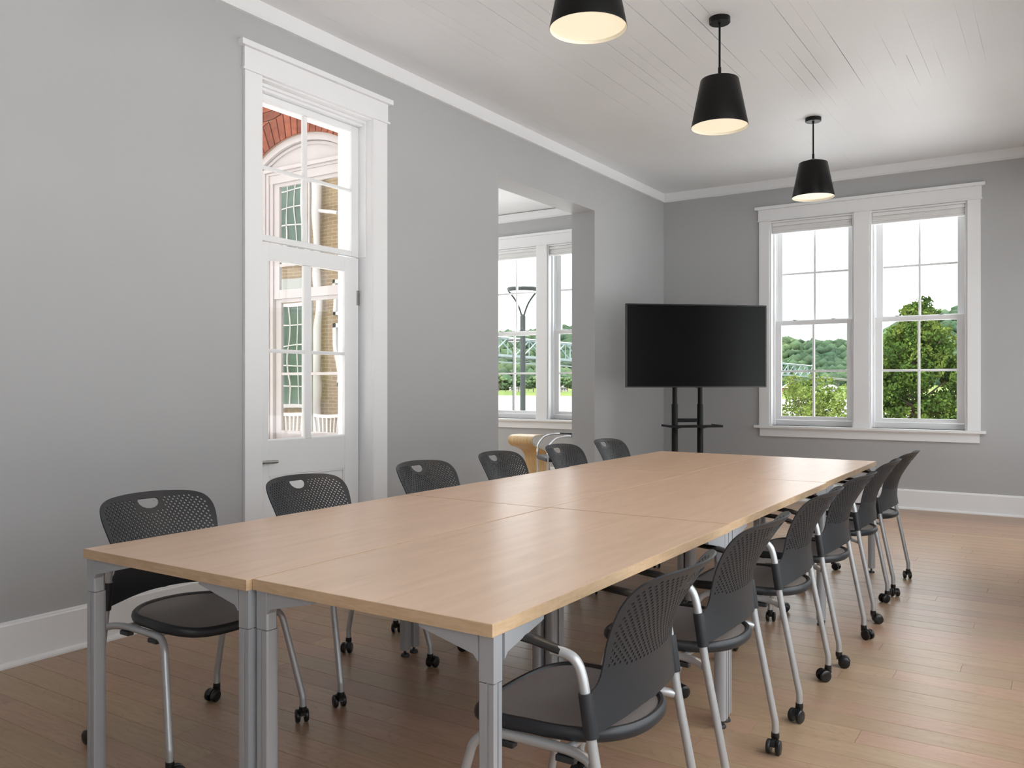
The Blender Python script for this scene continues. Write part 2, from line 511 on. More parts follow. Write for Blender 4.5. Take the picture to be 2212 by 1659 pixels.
# brick
def brick_mat(name, c, var, sc=90, huev=0.02):
    m, t, p = new_mat(name)
    oi = t.nodes.new('ShaderNodeObjectInfo')
    tcn = t.nodes.new('ShaderNodeTexCoord')
    n = t.nodes.new('ShaderNodeTexNoise'); n.inputs['Scale'].default_value = sc / 4; n.inputs['Detail'].default_value = 6
    t.links.new(tcn.outputs['Object'], n.inputs['Vector'])
    r = t.nodes.new('ShaderNodeValToRGB')
    r.color_ramp.elements[0].position = 0.3; r.color_ramp.elements[0].color = (*[k * (1 - var) for k in c], 1)
    r.color_ramp.elements[1].position = 0.7; r.color_ramp.elements[1].color = (*[k * (1 + var) for k in c], 1)
    t.links.new(n.outputs['Fac'], r.inputs[0])
    hs = t.nodes.new('ShaderNodeHueSaturation')
    mv = t.nodes.new('ShaderNodeMapRange'); mv.inputs['To Min'].default_value = 0.75; mv.inputs['To Max'].default_value = 1.2
    t.links.new(oi.outputs['Random'], mv.inputs['Value']); t.links.new(mv.outputs[0], hs.inputs['Value'])
    t.links.new(r.outputs[0], hs.inputs['Color']); t.links.new(hs.outputs[0], p.inputs['Base Color'])
    p.inputs['Roughness'].default_value = 0.85
    noise_bump(t, p, sc, 0.5, 0.003)
    return m
M['brick'] = brick_mat('red_brick', (0.24, 0.062, 0.030), 0.3)

def brick_wall_mat(name, c1, c2, mort):
    m, t, p = new_mat(name)
    tcn = t.nodes.new('ShaderNodeTexCoord')
    sp = t.nodes.new('ShaderNodeSeparateXYZ'); cb = t.nodes.new('ShaderNodeCombineXYZ')
    ad = t.nodes.new('ShaderNodeMath'); ad.operation = 'ADD'
    t.links.new(tcn.outputs['Object'], sp.inputs[0])
    t.links.new(sp.outputs['X'], ad.inputs[0]); t.links.new(sp.outputs['Y'], ad.inputs[1])
    t.links.new(ad.outputs[0], cb.inputs['X']); t.links.new(sp.outputs['Z'], cb.inputs['Y'])
    b = t.nodes.new('ShaderNodeTexBrick')
    b.inputs['Scale'].default_value = 1.0
    b.inputs['Brick Width'].default_value = 0.21
    b.inputs['Row Height'].default_value = 0.072
    b.inputs['Mortar Size'].default_value = 0.006
    b.inputs['Color1'].default_value = (*c1, 1); b.inputs['Color2'].default_value = (*c2, 1); b.inputs['Mortar'].default_value = (*mort, 1)
    t.links.new(cb.outputs[0], b.inputs['Vector'])
    t.links.new(b.outputs['Color'], p.inputs['Base Color'])
    bu = t.nodes.new('ShaderNodeBump'); bu.invert = True; bu.inputs['Strength'].default_value = 0.5; bu.inputs['Distance'].default_value = 0.01
    t.links.new(b.outputs['Fac'], bu.inputs['Height']); t.links.new(bu.outputs[0], p.inputs['Normal'])
    p.inputs['Roughness'].default_value = 0.85
    return m
M['brick_wall'] = brick_wall_mat('red_brick_wall', (0.34, 0.095, 0.045), (0.26, 0.075, 0.04), (0.42, 0.32, 0.24))
M['tan_brick'] = brick_wall_mat('tan_brick_wall', (0.24, 0.155, 0.085), (0.20, 0.12, 0.065), (0.32, 0.26, 0.18))

# seat mesh fabric
m, t, p = new_mat('taupe_mesh_fabric'); M['fabric'] = m
tcn = t.nodes.new('ShaderNodeTexCoord')
wv = t.nodes.new('ShaderNodeTexWave'); wv.bands_direction = 'X'; wv.inputs['Scale'].default_value = 75; wv.inputs['Distortion'].default_value = 1.0; wv.inputs['Detail'].default_value = 1
wv2 = t.nodes.new('ShaderNodeTexWave'); wv2.bands_direction = 'Y'; wv2.inputs['Scale'].default_value = 110; wv2.inputs['Distortion'].default_value = 0.6
t.links.new(tcn.outputs['Object'], wv.inputs['Vector']); t.links.new(tcn.outputs['Object'], wv2.inputs['Vector'])
mm = t.nodes.new('ShaderNodeMath'); mm.operation = 'MULTIPLY'
t.links.new(wv.outputs['Fac'], mm.inputs[0]); t.links.new(wv2.outputs['Fac'], mm.inputs[1])
r = t.nodes.new('ShaderNodeValToRGB')
r.color_ramp.elements[0].position = 0.05; r.color_ramp.elements[0].color = (0.07, 0.065, 0.065, 1)
r.color_ramp.elements[1].position = 0.6; r.color_ramp.elements[1].color = (0.50, 0.455, 0.45, 1)
t.links.new(mm.outputs[0], r.inputs[0]); t.links.new(r.outputs[0], p.inputs['Base Color'])
p.inputs['Roughness'].default_value = 0.6
bu = t.nodes.new('ShaderNodeBump'); bu.inputs['Strength'].default_value = 0.4; bu.inputs['Distance'].default_value = 0.001
t.links.new(mm.outputs[0], bu.inputs['Height']); t.links.new(bu.outputs[0], p.inputs['Normal'])

# ================================================================== room shell
XL = -3.905; XLO = -4.165     # left wall inner face, far face
XR = 0.45
YB = 9.2; YBO = 9.48
YF = -1.6
ZC = 3.47
SX = -8.4                     # side room far wall
SY = 5.0                      # side room near wall

def wall_y(name, x0, x1, y0, y1, z0, z1, holes, mat, kind=True):
    """wall running along x with holes [(x0,x1,z0,z1)]"""
    m = MB()
    xs = sorted({x0, x1, *[h[0] for h in holes], *[h[1] for h in holes]})
    for a, b in zip(xs[:-1], xs[1:]):
        hs = sorted([h for h in holes if h[0] <= a + 1e-6 and h[1] >= b - 1e-6], key=lambda h: h[2])
        z = z0
        for h in hs:
            if h[2] > z: m.box(a, b, y0, y1, z, h[2])
            z = h[3]
        if z < z1: m.box(a, b, y0, y1, z, z1)
    o = m.build(name, mat)
    if kind: o['kind'] = 'structure'
    return o

def wall_x(name, x0, x1, y0, y1, z0, z1, holes, mat):
    m = MB()
    ys = sorted({y0, y1, *[h[0] for h in holes], *[h[1] for h in holes]})
    for a, b in zip(ys[:-1], ys[1:]):
        hs = sorted([h for h in holes if h[0] <= a + 1e-6 and h[1] >= b - 1e-6], key=lambda h: h[2])
        z = z0
        for h in hs:
            if h[2] > z: m.box(x0, x1, a, b, z, h[2])
            z = h[3]
        if z < z1: m.box(x0, x1, a, b, z, z1)
    o = m.build(name, mat)
    o['kind'] = 'structure'
    return o

WX = -1.7275                   # centre of the paired window in the back wall
WX2 = WX - 3.835               # the one in the side room
WHOLE = lambda c: [(c - 0.9415, c - 0.0755, 0.80, 3.02), (c + 0.0755, c + 0.9605, 0.80, 3.02)]
wall_y('wall_back', SX, XR + 0.25, YB, YBO, -0.05, ZC + 0.3, WHOLE(WX) + WHOLE(WX2), M['wall'])
wall_x('wall_left', XLO, XL, YF, YB, -0.05, ZC + 0.02, [(3.288, 4.228, 0.0, 3.05), (5.755, 7.466, 0.0, 2.98)], M['wall'])
RW = [7.68, 3.8, 1.8, -0.3]  # window centres in the right wall, outside the frame
wall_x('wall_right', XR, XR + 0.25, YF, YB, -0.05, ZC + 0.02, [(c - 0.9605, c + 0.9415, 0.45, 2.85) for c in RW], M['wall'])
o = box('wall_front', XL - 0.25, XR + 0.25, YF - 0.2, YF, -0.05, ZC + 0.02, M['wall']); o['kind'] = 'structure'
wall_x('wall_side', SX - 0.25, SX, SY - 0.25, YBO, -0.05, ZC + 0.02, [(5.2, 7.0, 0.3, 3.25), (7.1, 9.0, 0.3, 3.25)], M['wall'])
o = box('wall_side_near', SX, XLO, SY - 0.12, SY, -0.05, ZC + 0.02, M['wall']); o['kind'] = 'structure'

# ceiling slab, boards
m = MB()
m.prism([(XLO, YF), (XR + 0.25, YF), (XR + 0.25, YBO), (SX - 0.25, YBO), (SX - 0.25, SY - 0.12), (XLO, SY - 0.12)], ZC + 0.012, ZC + 0.3, 'z')
ceil = m.build('ceiling', M['ceiling']); ceil['kind'] = 'structure'
BW = 0.0885
nb = int(round((XR - XL) / BW))
BW = (XR - XL) / nb
box('joint_backing', XL, XR, YF, YB, ZC + 0.0105, ZC + 0.0119, M['ceil_gap'], ceil)
for i in range(nb):
    x0 = XL + i * BW; x1 = x0 + BW
    u = (x0 + x1) / 2
    mid = math.exp(-((u + 2.0) / 1.15) ** 2)
    cuts = [YF]
    y = YF + random.uniform(0.8, 4.6)
    while y < YB - 1.0:
        cuts.append(y); y += random.uniform(3.0, 4.9)
    cuts.append(YB)
    for a, b in zip(cuts[:-1], cuts[1:]):
        # wavering edge so the joint opens and closes along the board
        n = max(3, int((b - a) / 0.35))
        pts_l = []; pts_r = []
        ph = random.uniform(0, 6); ph2 = random.uniform(0, 6)
        for k in range(n + 1):
            yy = a + (b - a) * k / n
            open_ = max(0.0, 0.22 + math.sin(yy * 1.3 + ph) * 0.6 + math.sin(yy * 3.1 + ph2) * 0.35)
            g = 0.00004 + 0.0048 * mid * open_ * (0.5 + random.random()) * (1.0 if 1.0 < yy < 6.6 else 0.15)
            pts_l.append((x0 + g, yy)); pts_r.append((x1 - 0.00004, yy))
        pts_l[0] = (pts_l[0][0], a + 0.0004); pts_r[0] = (pts_r[0][0], a + 0.0004)
        poly = pts_l + pts_r[::-1]
        m = MB(); m.prism(poly, ZC - random.uniform(0, 0.0003), ZC + 0.0102, 'z')
        m.build('board', M['ceiling'], ceil)

# floor: base slab and planks
m = MB()
m.prism([(XLO, YF), (XR + 0.25, YF), (XR + 0.25, YBO), (SX - 0.25, YBO), (SX - 0.25, SY - 0.12), (XLO, SY - 0.12)], -0.20, -0.0125, 'z')
flo = m.build('floor', M['floor']); flo['kind'] = 'structure'
PW = 0.127
y = YB
row = 0
while y > 0.75:
    x = XL + random.uniform(-1.5, 0)
    cur = XL
    while x < XR:
        ln = random.choice([1.0, 1.5, 1.8, 2.1, 2.1]) * random.uniform(0.9, 1.1)
        a = cur; b = min(x + ln, XR)
        if XR - b < 0.25: b = XR; ln = b - x + 0.01
        if b - a > 0.1:
            cur = b
            zt = -random.uniform(0, 0.0005)
            m = MB()
            g = 0.0006
            y1 = y - g; y0 = y - PW + g; a += g; b -= g
            c = 0.0012
            m.prism([(y0, -0.012), (y1, -0.012), (y1, zt - c), (y1 - c, zt), (y0 + c, zt), (y0, zt - c)], 0, b - a, 'x')
            o = m.build('plank', M['floor'], flo)
            o.location = (a, 0, 0)
        x += ln
    y -= PW
    row += 1
box('floor_board', XL, XR, YF, y, -0.012, -0.001, M['floor'], flo)
o = box('side_floor_board', SX, XL, SY, YB, -0.012, -0.0005, M['floor'], flo)

# trims
def trim_run(name, x0, x1, y0, y1, z0, z1):
    o = box(name, x0, x1, y0, y1, z0, z1, M['trim'], None, 0.002); o['kind'] = 'structure'; return o
# crown boards
def crown(name, along, a0, a1, wall, sgn):
    m = MB()
    prof = [(0, 3.366), (0.026, 3.366), (0.026, 3.372), (0.022, 3.377), (0.022, 3.381), (0.019, 3.385), (0.019, ZC), (0, ZC)]
    pts = [(wall + sgn * p, z) for p, z in prof]
    m.prism(pts, a0, a1, 'y' if along == 'y' else 'x')
    o = m.build(name, M['trim']); o['kind'] = 'structure'; return o
crown('trim_1', 'y', YF, YB, XL, 1)
crown('trim_2', 'x', XL, XR, YB, -1)
crown('trim_3', 'y', YF, YB, XR, -1)
crown('trim_4', 'x', SX, XLO, YB, -1)
crown('trim_5', 'y', SY, YB, SX, 1)
crown('trim_6', 'y', SY, YB, XLO, -1)
def baseboard(name, along, a0, a1, wall, sgn):
    m = MB()
    prof = [(0, 0), (0.036, 0), (0.036, 0.008), (0.032, 0.017), (0.024, 0.022), (0.018, 0.023), (0.018, 0.183), (0.014, 0.188), (0.012, 0.195), (0.004, 0.199), (0, 0.199)]
    m.prism([(wall + sgn * p, z) for p, z in prof], a0, a1, 'y' if along == 'y' else 'x')
    o = m.build(name, M['trim']); o['kind'] = 'structure'; return o
baseboard('baseboard_left', 'y', YF, 3.16, XL, 1)
baseboard('baseboard_left', 'y', 4.37, 5.755, XL, 1)
baseboard('baseboard_left', 'y', 7.466, YB, XL, 1)
baseboard('baseboard_back', 'x', XL, XR, YB, -1)
baseboard('baseboard_right', 'y', YF, YB, XR, -1)
baseboard('baseboard_side', 'x', SX, XLO, YB, -1)

# ------------------------------------------------------------------ double windows
def paired_window(name, tr, latches=True, blinds=True, blind_labels=None):
    """builds in local coords: x along wall (0 = mullion centre), y into the wall, then tr(x,y)->world via parent transform"""
    W = struct(name)
    W.location = tr[0]; W.rotation_euler = (0, 0, tr[1])
    T = M['trim']
    bx = lambda n, *a, par=W, bev=0.0015: box(n, *a, T, par, bev)
    hL, hR = -1.0525 - 0.0, 1.0725
    # casing
    bx('casing', -1.0525, -0.9415, -0.020, 0.0, 0.80, 3.021)
    bx('casing', 0.9605, 1.0725, -0.020, 0.0, 0.80, 3.021)
    bx('mullion', -0.0755, 0.0755, -0.020, -0.0005, 0.80, 3.021)
    bx('head_bead', -1.068, 1.088, -0.032, 0.0, 3.021, 3.034)
    bx('head_board', -1.062, 1.082, -0.022, 0.0, 3.034, 3.150)
    bx('head_cap', -1.095, 1.112, -0.045, 0.0, 3.150, 3.182)
    bx('stool', -1.10, 1.118, -0.058, 0.115, 0.772, 0.80, bev=0.004)
    m = MB(); m.prism([(0.0, 0.683), (-0.020, 0.683), (-0.020, 0.752), (-0.026, 0.758), (-0.034, 0.772), (0.0, 0.772)], -1.0445, 1.0645, 'x')
    m.build('apron', T, W)
    for s, (a, b) in enumerate(((-0.9415, -0.0755), (0.0755, 0.9605))):
        c = (a + b) / 2
        # jamb liners
        bx('jamb', a + 0.001, a + 0.018, -0.004, 0.25, 0.80, 3.02)
        bx('jamb', b - 0.018, b - 0.001, -0.004, 0.25, 0.80, 3.02)
        bx('jamb', a + 0.018, b - 0.018, -0.004, 0.25, 3.0, 3.018)
        # stops
        bx('stop', a + 0.018, a + 0.034, 0.075, 0.112, 0.80, 3.0)
        bx('stop', b - 0.034, b - 0.018, 0.075, 0.112, 0.80, 3.0)
        bx('stop', a + 0.018, a + 0.026, 0.15, 0.25, 0.80, 3.0)
        bx('stop', b - 0.026, b - 0.018, 0.15, 0.25, 0.80, 3.0)
        bx('sill', a, b, 0.10, 0.27, 0.80, 0.858)
        # lower sash
        hw = (b - a) / 2 - 0.034
        for nm, y0, y1, z0, z1, rb, rt in (('lower_sash', 0.114, 0.150, 0.860, 1.937, 0.040, 0.048), ('upper_sash', 0.172, 0.208, 1.90, 3.0, 0.048, 0.055)):
            fr = MB()
            st = hw - 0.340
            if nm == 'upper_sash': st = hw - 0.342
            fr.box(c - hw, c - hw + st, y0, y1, z0, z1).box(c + hw - st, c + hw, y0, y1, z0, z1)
            fr.box(c - hw + st, c + hw - st, y0, y1, z0, z0 + rb).box(c - hw + st, c + hw - st, y0, y1, z1 - rt, z1)
            S = fr.build(nm, T, W, bevel=0.002)
            gz0, gz1 = z0 + rb, z1 - rt
            gm = 1.389 if nm == 'lower_sash' else 2.454
            ym = (y0 + y1) / 2
            bx('muntin', c - 0.011, c + 0.011, y0 + 0.004, y1 - 0.004, gz0, gz1, par=S, bev=0.003)
            bx('muntin', c - 0.34, c + 0.34, y0 + 0.005, y1 - 0.005, gm - 0.011, gm + 0.011, par=S, bev=0.003)
            for (p0, p1) in ((c - 0.342, c - 0.011), (c + 0.011, c + 0.342)):
                for (q0, q1) in ((gz0, gm - 0.011), (gm + 0.011, gz1)):
                    o = MB().quadpts([(p0, ym, q0), (p1, ym, q0), (p1, ym, q1), (p0, ym, q1)]).build('pane', M['glass'], S)
            if nm == 'lower_sash' and latches:
                for lx in (c - 0.2, c + 0.2):
                    mm_ = MB().lathe([(0.0, 0.012), (0.012, 0.012), (0.014, 0.006), (0.014, 0.0)], lx, 0.135, 10, c3=1.937)
                    mm_.box(lx - 0.022, lx + 0.022, 0.131, 0.140, 1.943, 1.949)
                    mm_.build('latch', M['nickel'], S)
        if blinds:
            B = thing('cellular_shade', blind_labels[s], 'window blind', group=None)
            B.matrix_world = Matrix.Translation(tr[0]) @ Matrix.Rotation(tr[1], 4, 'Z')
            bb0, bb1 = a + 0.022, b - 0.022
            box('headrail', bb0, bb1, 0.012, 0.066, 2.963, 2.998, M['blind'], B, 0.002)
            fb = MB()
            n = 7
            prof = []
            for k in range(n + 1):
                z = 2.960 - k * (2.960 - 2.905) / n
                prof.append((0.018 + (0.006 if k % 2 else 0), z))
            for k in range(n, -1, -1):
                z = 2.960 - k * (2.960 - 2.905) / n
                prof.append((0.060 - (0.006 if k % 2 else 0), z))
            fb.prism(prof, bb0 + 0.004, bb1 - 0.004, 'x')
            fb.build('folded_fabric', M['blind'], B)
            box('bottom_rail', bb0 + 0.002, bb1 - 0.002, 0.014, 0.064, 2.884, 2.904, M['blind'], B, 0.003)
    return W

paired_window('window_1', ((WX, YB, 0), 0.0), blind_labels=('white raised shade at the top of the window sash nearest the television', 'white raised shade at the top of the sash with the big tree outside'))
paired_window('window_2', ((WX2, YB, 0), 0.0), blind_labels=('white raised shade above the park lamp seen through the wall opening', 'white raised shade half hidden by the far edge of the wall opening'))
for i, c in enumerate(RW):      # tall storefront-style lights in the right wall, behind the viewer's shoulder
    W_ = struct('window_%d' % (i + 3)); y0, y1 = c - 0.9605, c + 0.9415
    T_ = M['trim']
    box('jamb', XR - 0.004, XR + 0.25, y0 + 0.002, y0 + 0.03, 0.45, 2.85, T_, W_); box('jamb', XR - 0.004, XR + 0.25, y1 - 0.03, y1 - 0.002, 0.45, 2.85, T_, W_)
    box('sill', XR - 0.05, XR + 0.25, y0 + 0.002, y1 - 0.002, 0.452, 0.48, T_, W_)
    box('head', XR - 0.004, XR + 0.25, y0 + 0.002, y1 - 0.002, 2.82, 2.848, T_, W_)
    box('muntin', XR + 0.08, XR + 0.12, c - 0.03, c + 0.01, 0.48, 2.82, T_, W_); box('muntin', XR + 0.08, XR + 0.12, y0 + 0.03, y1 - 0.03, 2.2, 2.24, T_, W_)

# ------------------------------------------------------------------ glazed door with transom in left wall
D = struct('door_1')
T = M['trim']
XD = -4.012                      # inner face of the leaf
pb = lambda n, *a, par=D, bev=0.0015, mat=T: box(n, *a, mat, par, bev)
# casing on the wall face
pb('casing', XL, XL + 0.020, 3.163, 3.288, 0.0, 3.040)
pb('casing', XL, XL + 0.020, 4.228, 4.366, 0.0, 3.040)
pb('head_bead', XL, XL + 0.030, 3.146, 4.385, 3.040, 3.053)
pb('head_board', XL, XL + 0.022, 3.158, 4.372, 3.053, 3.172)
pb('head_cap', XL, XL + 0.045, 3.128, 4.402, 3.172, 3.205)
# jamb liners + stops through the wall
pb('jamb', -4.215, XL + 0.002, 3.268, 3.291, 0.0, 3.047)
pb('jamb', -4.215, XL + 0.002, 4.225, 4.248, 0.0, 3.047)
pb('jamb', -4.215, XL + 0.002, 3.291, 4.225, 3.03, 3.047)
for (y0, y1) in ((4.213, 4.226), (3.290, 3.300)):
    pb('stop', XD - 0.060, XL - 0.045, y0, y1, 2.11, 3.03)
    pb('stop', -4.19, XD - 0.046, y0 - (0.010 if y1 < 4 else -0.0), y1, 0, 3.03)
pb('stop', XD - 0.0, XL - 0.045, 3.300, 4.216, 3.012, 3.03)
pb('stop', XD - 0.0, XL - 0.065, 3.300, 4.216, 2.995, 3.012)
pb('stop', -4.2, XD - 0.046, 3.300, 4.216, 2.99, 3.03)
pb('sill', -4.25, XL, 3.288, 4.228, -0.01, 0.012)
# transom sash
tx0, tx1 = XD - 0.036, XD
fr = MB()
fr.box(tx0, tx1, 3.302, 3.362, 2.112, 2.995).box(tx0, tx1, 4.150, 4.214, 2.112, 2.995)
fr.box(tx0, tx1, 3.362, 4.150, 2.112, 2.148).box(tx0, tx1, 3.362, 4.150, 2.950, 2.995)
TS = fr.build('transom_sash', T, D, bevel=0.002)
tm = 3.742
pb('muntin', tx0 + 0.004, tx1 - 0.004, tm - 0.014, tm + 0.014, 2.148, 2.950, par=TS, bev=0.004)
pb('muntin', tx0 + 0.005, tx1 - 0.003, 3.362, 4.150, 2.556 - 0.010, 2.556 + 0.010, par=TS, bev=0.004)
for (a, b) in ((3.362, tm - 0.014), (tm + 0.014, 4.150)):
    for (q0, q1) in ((2.148, 2.546), (2.566, 2.950)):
        MB().quadpts([(tx0 + 0.014, a, q0), (tx0 + 0.014, b, q0), (tx0 + 0.014, b, q1), (tx0 + 0.014, a, q1)]).build('pane', M['glass'], TS)
# door leaf
d0, d1 = XD - 0.044, XD
lf = MB()
gy0, gy1 = 3.440, 4.085
lf.box(d0, d1, 3.300, gy0, 0.012, 2.102).box(d0, d1, gy1, 4.214, 0.012, 2.102)
lf.box(d0, d1, gy0, gy1, 2.003, 2.102).box(d0, d1, gy0, gy1, 0.690, 0.903).box(d0, d1, gy0, gy1, 0.012, 0.22)
LF = lf.build('door_leaf', T, D, bevel=0.002)
pb('door_panel', d0 + 0.012, d1 - 0.012, gy0, gy1, 0.22, 0.690, par=LF)
for a in ((gy0, gy0 + 0.012, 0.22, 0.69), (gy1 - 0.012, gy1, 0.22, 0.69), (gy0 + 0.012, gy1 - 0.012, 0.678, 0.69), (gy0 + 0.012, gy1 - 0.012, 0.22, 0.232)):
    pb('panel_moulding', d1 - 0.012, d1 - 0.003, *a, par=LF, bev=0.003)
pb('muntin', d0 + 0.006, d1 - 0.004, 3.737, 3.790, 0.903, 2.003, par=LF, bev=0.006)
pb('muntin', d0 + 0.006, d1 - 0.002, gy0, 3.737, 1.441, 1.463, par=LF, bev=0.006)
pb('muntin', d0 + 0.006, d1 - 0.002, 3.790, gy1, 1.441, 1.463, par=LF, bev=0.006)
for (a, b) in ((gy0, 3.737), (3.790, gy1)):
    for (q0, q1) in ((0.903, 1.441), (1.463, 2.003)):
        MB().quadpts([(d0 + 0.02, a, q0), (d0 + 0.02, b, q0), (d0 + 0.02, b, q1), (d0 + 0.02, a, q1)]).build('pane', M['glass'], LF)
# glazing stops (sloped lower ledge)
for (a, b) in ((gy0, 3.737), (3.790, gy1)):
    m = MB(); m.prism([(d1 - 0.012, 0.903), (d1, 0.903), (d1 - 0.002, 0.908), (d1 - 0.012, 0.916)], a, b, 'y'); m.build('glazing_bead', T, LF)
# lever handle with rim lock
hd = MB()
hd.box(d1, d1 + 0.006, 3.312, 3.352, 0.735, 0.825)
hd.lathe([(0.0, 0.046), (0.011, 0.046), (0.013, 0.03), (0.017, 0.012), (0.022, 0.006)], 3.345, 0.783, 14, axis='x', c3=d1)
hd.tube([(d1 + 0.038, 3.345, 0.783), (d1 + 0.041, 3.39, 0.783), (d1 + 0.040, 3.44, 0.781), (d1 + 0.036, 3.478, 0.780)], [0.010, 0.011, 0.012, 0.010], 10)
hd.lathe([(0.0, 0.012), (0.008, 0.010), (0.010, 0.0)], 3.326, 0.812, 10, axis='x', c3=d1 + 0.005)
hd.build('door_handle', M['nickel'], LF, smooth=True)
for hz in (1.835, 0.30):
    hg = MB()
    hg.box(d1 - 0.001, d1 + 0.0035, 4.196, 4.234, hz - 0.05, hz + 0.05)
    for k in range(5):
        hg.lathe([(0.0, -0.0092), (0.0065, -0.0092), (0.0065, 0.0092), (0.0, 0.0092)], d1 + 0.008, 4.221, 10, c3=hz - 0.04 + k * 0.02)
    hg.build('hinge', M['nickel'], LF)

# ================================================================== conference tables
def make_table(label):
    t = thing('conference_table', label, 'table', group=None)
    Lx, Ly, H, th = 0.7655, 1.519, 0.737, 0.029
    # top: laminate face and edge band
    m = MB(); m.box(-Lx / 2 + 0.002, Lx / 2 - 0.002, -Ly / 2 + 0.002, Ly / 2 - 0.002, H - th + 0.002, H)
    m.build('tabletop', M['table'], t, bevel=0.001)
    e = MB()
    a, b = Lx / 2, Ly / 2
    e.box(-a, a, -b, -b + 0.002, H - th, H - 0.0006).box(-a, a, b - 0.002, b, H - th, H - 0.0006)
    e.box(-a, -a + 0.002, -b + 0.002, b - 0.002, H - th, H - 0.0006).box(a - 0.002, a, -b + 0.002, b - 0.002, H - th, H - 0.0006)
    e.build('edge_band', M['edge'], t)
    z1 = H - th
    for sx in (-1, 1):
        for sy in (-1, 1):
            cx, cy = sx * (a - 0.0245), sy * (b - 0.0305)
            # leg column: square outer corner with rounded inner corner, fluted faces
            h = 0.0205
            loc = []
            # polygon in local frame where +u,+v point outwards
            poly = [(h, h), (h, 0.008), (h - 0.004, 0.007), (h - 0.004, 0.001), (h, 0.0), (h, -0.010)]
            for k in range(7):
                ang = -k * (pi / 2) / 6
                poly.append((-0.002 + (h + 0.002 - 0.0) * math.cos(ang) * 1.0, -0.010 + (h - 0.008) * math.sin(ang)))
            poly += [(-0.010, -h), (-h, -0.010) if False else (-0.016, -h + 0.002), (-h + 0.002, -0.016), (-h, -0.008)]
            poly += [(-h, h - 0.014), (-h, h - 0.004), (-h + 0.004, h)]
            poly += [(0.0, h), (0.001, h - 0.004), (0.007, h - 0.004), (0.008, h)]
            pts = [(cx + sx * u, cy + sy * v) for u, v in poly]
            lg = MB(); lg.prism(pts, 0.03, z1 - 0.105, 'z')
            leg = lg.build('leg', M['table_metal'], t, smooth=True)
            br = MB(); br.prism([(cx + sx * u * 1.02, cy + sy * v * 1.02) for u, v in [(h, h), (h, -0.012), (h - 0.01, -h + 0.004), (-0.008, -h), (-h + 0.004, -h + 0.008), (-h, -0.008), (-h, h - 0.004), (-h + 0.004, h)]], z1 - 0.103, z1, 'z')
            # triangular gussets along both edges
            g0, g1 = 0.012, 0.024
            ex = [(cx - sx * h, z1), (cx - sx * 0.185, z1), (cx - sx * 0.185, z1 - 0.010), (cx - sx * (h + 0.012), z1 - 0.046), (cx - sx * h, z1 - 0.060)]
            yo0, yo1 = cy + sy * 0.022, cy - sy * 0.004
            br.prism(ex, min(yo0, yo1), max(yo0, yo1), 'y')
            ey = [(cy - sy * h, z1), (cy - sy * 0.185, z1), (cy - sy * 0.185, z1 - 0.010), (cy - sy * (h + 0.012), z1 - 0.046), (cy - sy * h, z1 - 0.060)]
            xo0, xo1 = cx + sx * 0.022, cx - sx * 0.004
            br.prism(ey, min(xo0, xo1), max(xo0, xo1), 'x')
            br.build('bracket', M['table_metal'], leg, smooth=True)
            ft = MB()
            ft.lathe([(0.0, 0.030), (0.006, 0.030), (0.006, 0.014), (0.016, 0.012), (0.020, 0.005), (0.020, 0.0), (0.0, 0.0)], cx, cy, 14)
            ft.build('leveling_foot', M['black_plastic'], leg, smooth=True)
    # steel cross rails under the top
    box('under_rail', -a + 0.08, a - 0.08, -b + 0.30, -b + 0.33, z1 - 0.014, z1, M['table_metal'], t)
    box('under_rail', -a + 0.08, a - 0.08, b - 0.33, b - 0.30, z1 - 0.014, z1, M['table_metal'], t)
    return t

TX = (-2.178, -1.409)
TY = (2.238, 3.805, 5.178)
TYR = {(0, 0): 2.222, (0, 1): 3.785, (0, 2): 5.330}
tlabels = {
    (0, 0): 'maple-topped table nearest the camera on the door side of the group',
    (1, 0): 'maple-topped table nearest the camera on the right-hand side of the group',
    (0, 1): 'middle maple-topped table on the door side, third chair along tucked in',
    (1, 1): 'middle maple-topped table on the right-hand side between the two cross seams',
    (0, 2): 'farthest maple-topped table on the side of the television stand',
    (1, 2): 'farthest maple-topped table on the right, its corner catching window light'}
base_t = None
for i in range(2):
    for j in range(3):
        if base_t is None:
            base_t = make_table(tlabels[(i, j)])
            index_kids()
            o = base_t
        else:
            o = copy_tree(base_t)
        o['label'] = tlabels[(i, j)]
        o['group'] = 'six maple tables pushed together'
        x0, y0, ln = {(0, 0): (-2.552, 1.458, 1.535), (1, 0): (-1.7825, 1.476, 1.532),
                      (0, 1): (-2.556, 2.997, 1.568), (1, 1): (-1.7890, 3.014, 1.540),
                      (0, 2): (-2.570, 4.570, 1.440), (1, 2): (-1.8015, 4.560, 1.440)}[(i, j)]
        o.location = (x0 + 0.7655 / 2, y0 + ln / 2, 0)
        o.scale = (1, ln / 1.519, 1)

# ================================================================== chairs
def x_side(z):
    P = [(0.44, 0.070), (0.50, 0.077), (0.56, 0.084), (0.62, 0.084), (0.68, 0.070), (0.74, 0.041), (0.80, 0.005), (0.83, -0.018), (0.86, -0.044)]
    for (a, xa), (b, xb) in zip(P[:-1], P[1:]):
        if z <= b:
            t = (z - a) / (b - a)
            return xa + (xb - xa) * t
    return P[-1][1]
def x_side_s(z):
    return sum(x_side(z + d) for d in (-0.02, -0.01, 0, 0.01, 0.02)) / 5
def sag(z):
    t = min(max((z - 0.5) / 0.34, 0), 1)
    return 0.046 + 0.026 * t * t * (3 - 2 * t)
def back_pt(s, z):
    return Vector((x_side_s(z) - sag(z) * (1 - (s / 0.25) ** 2), s * 0.985, z))

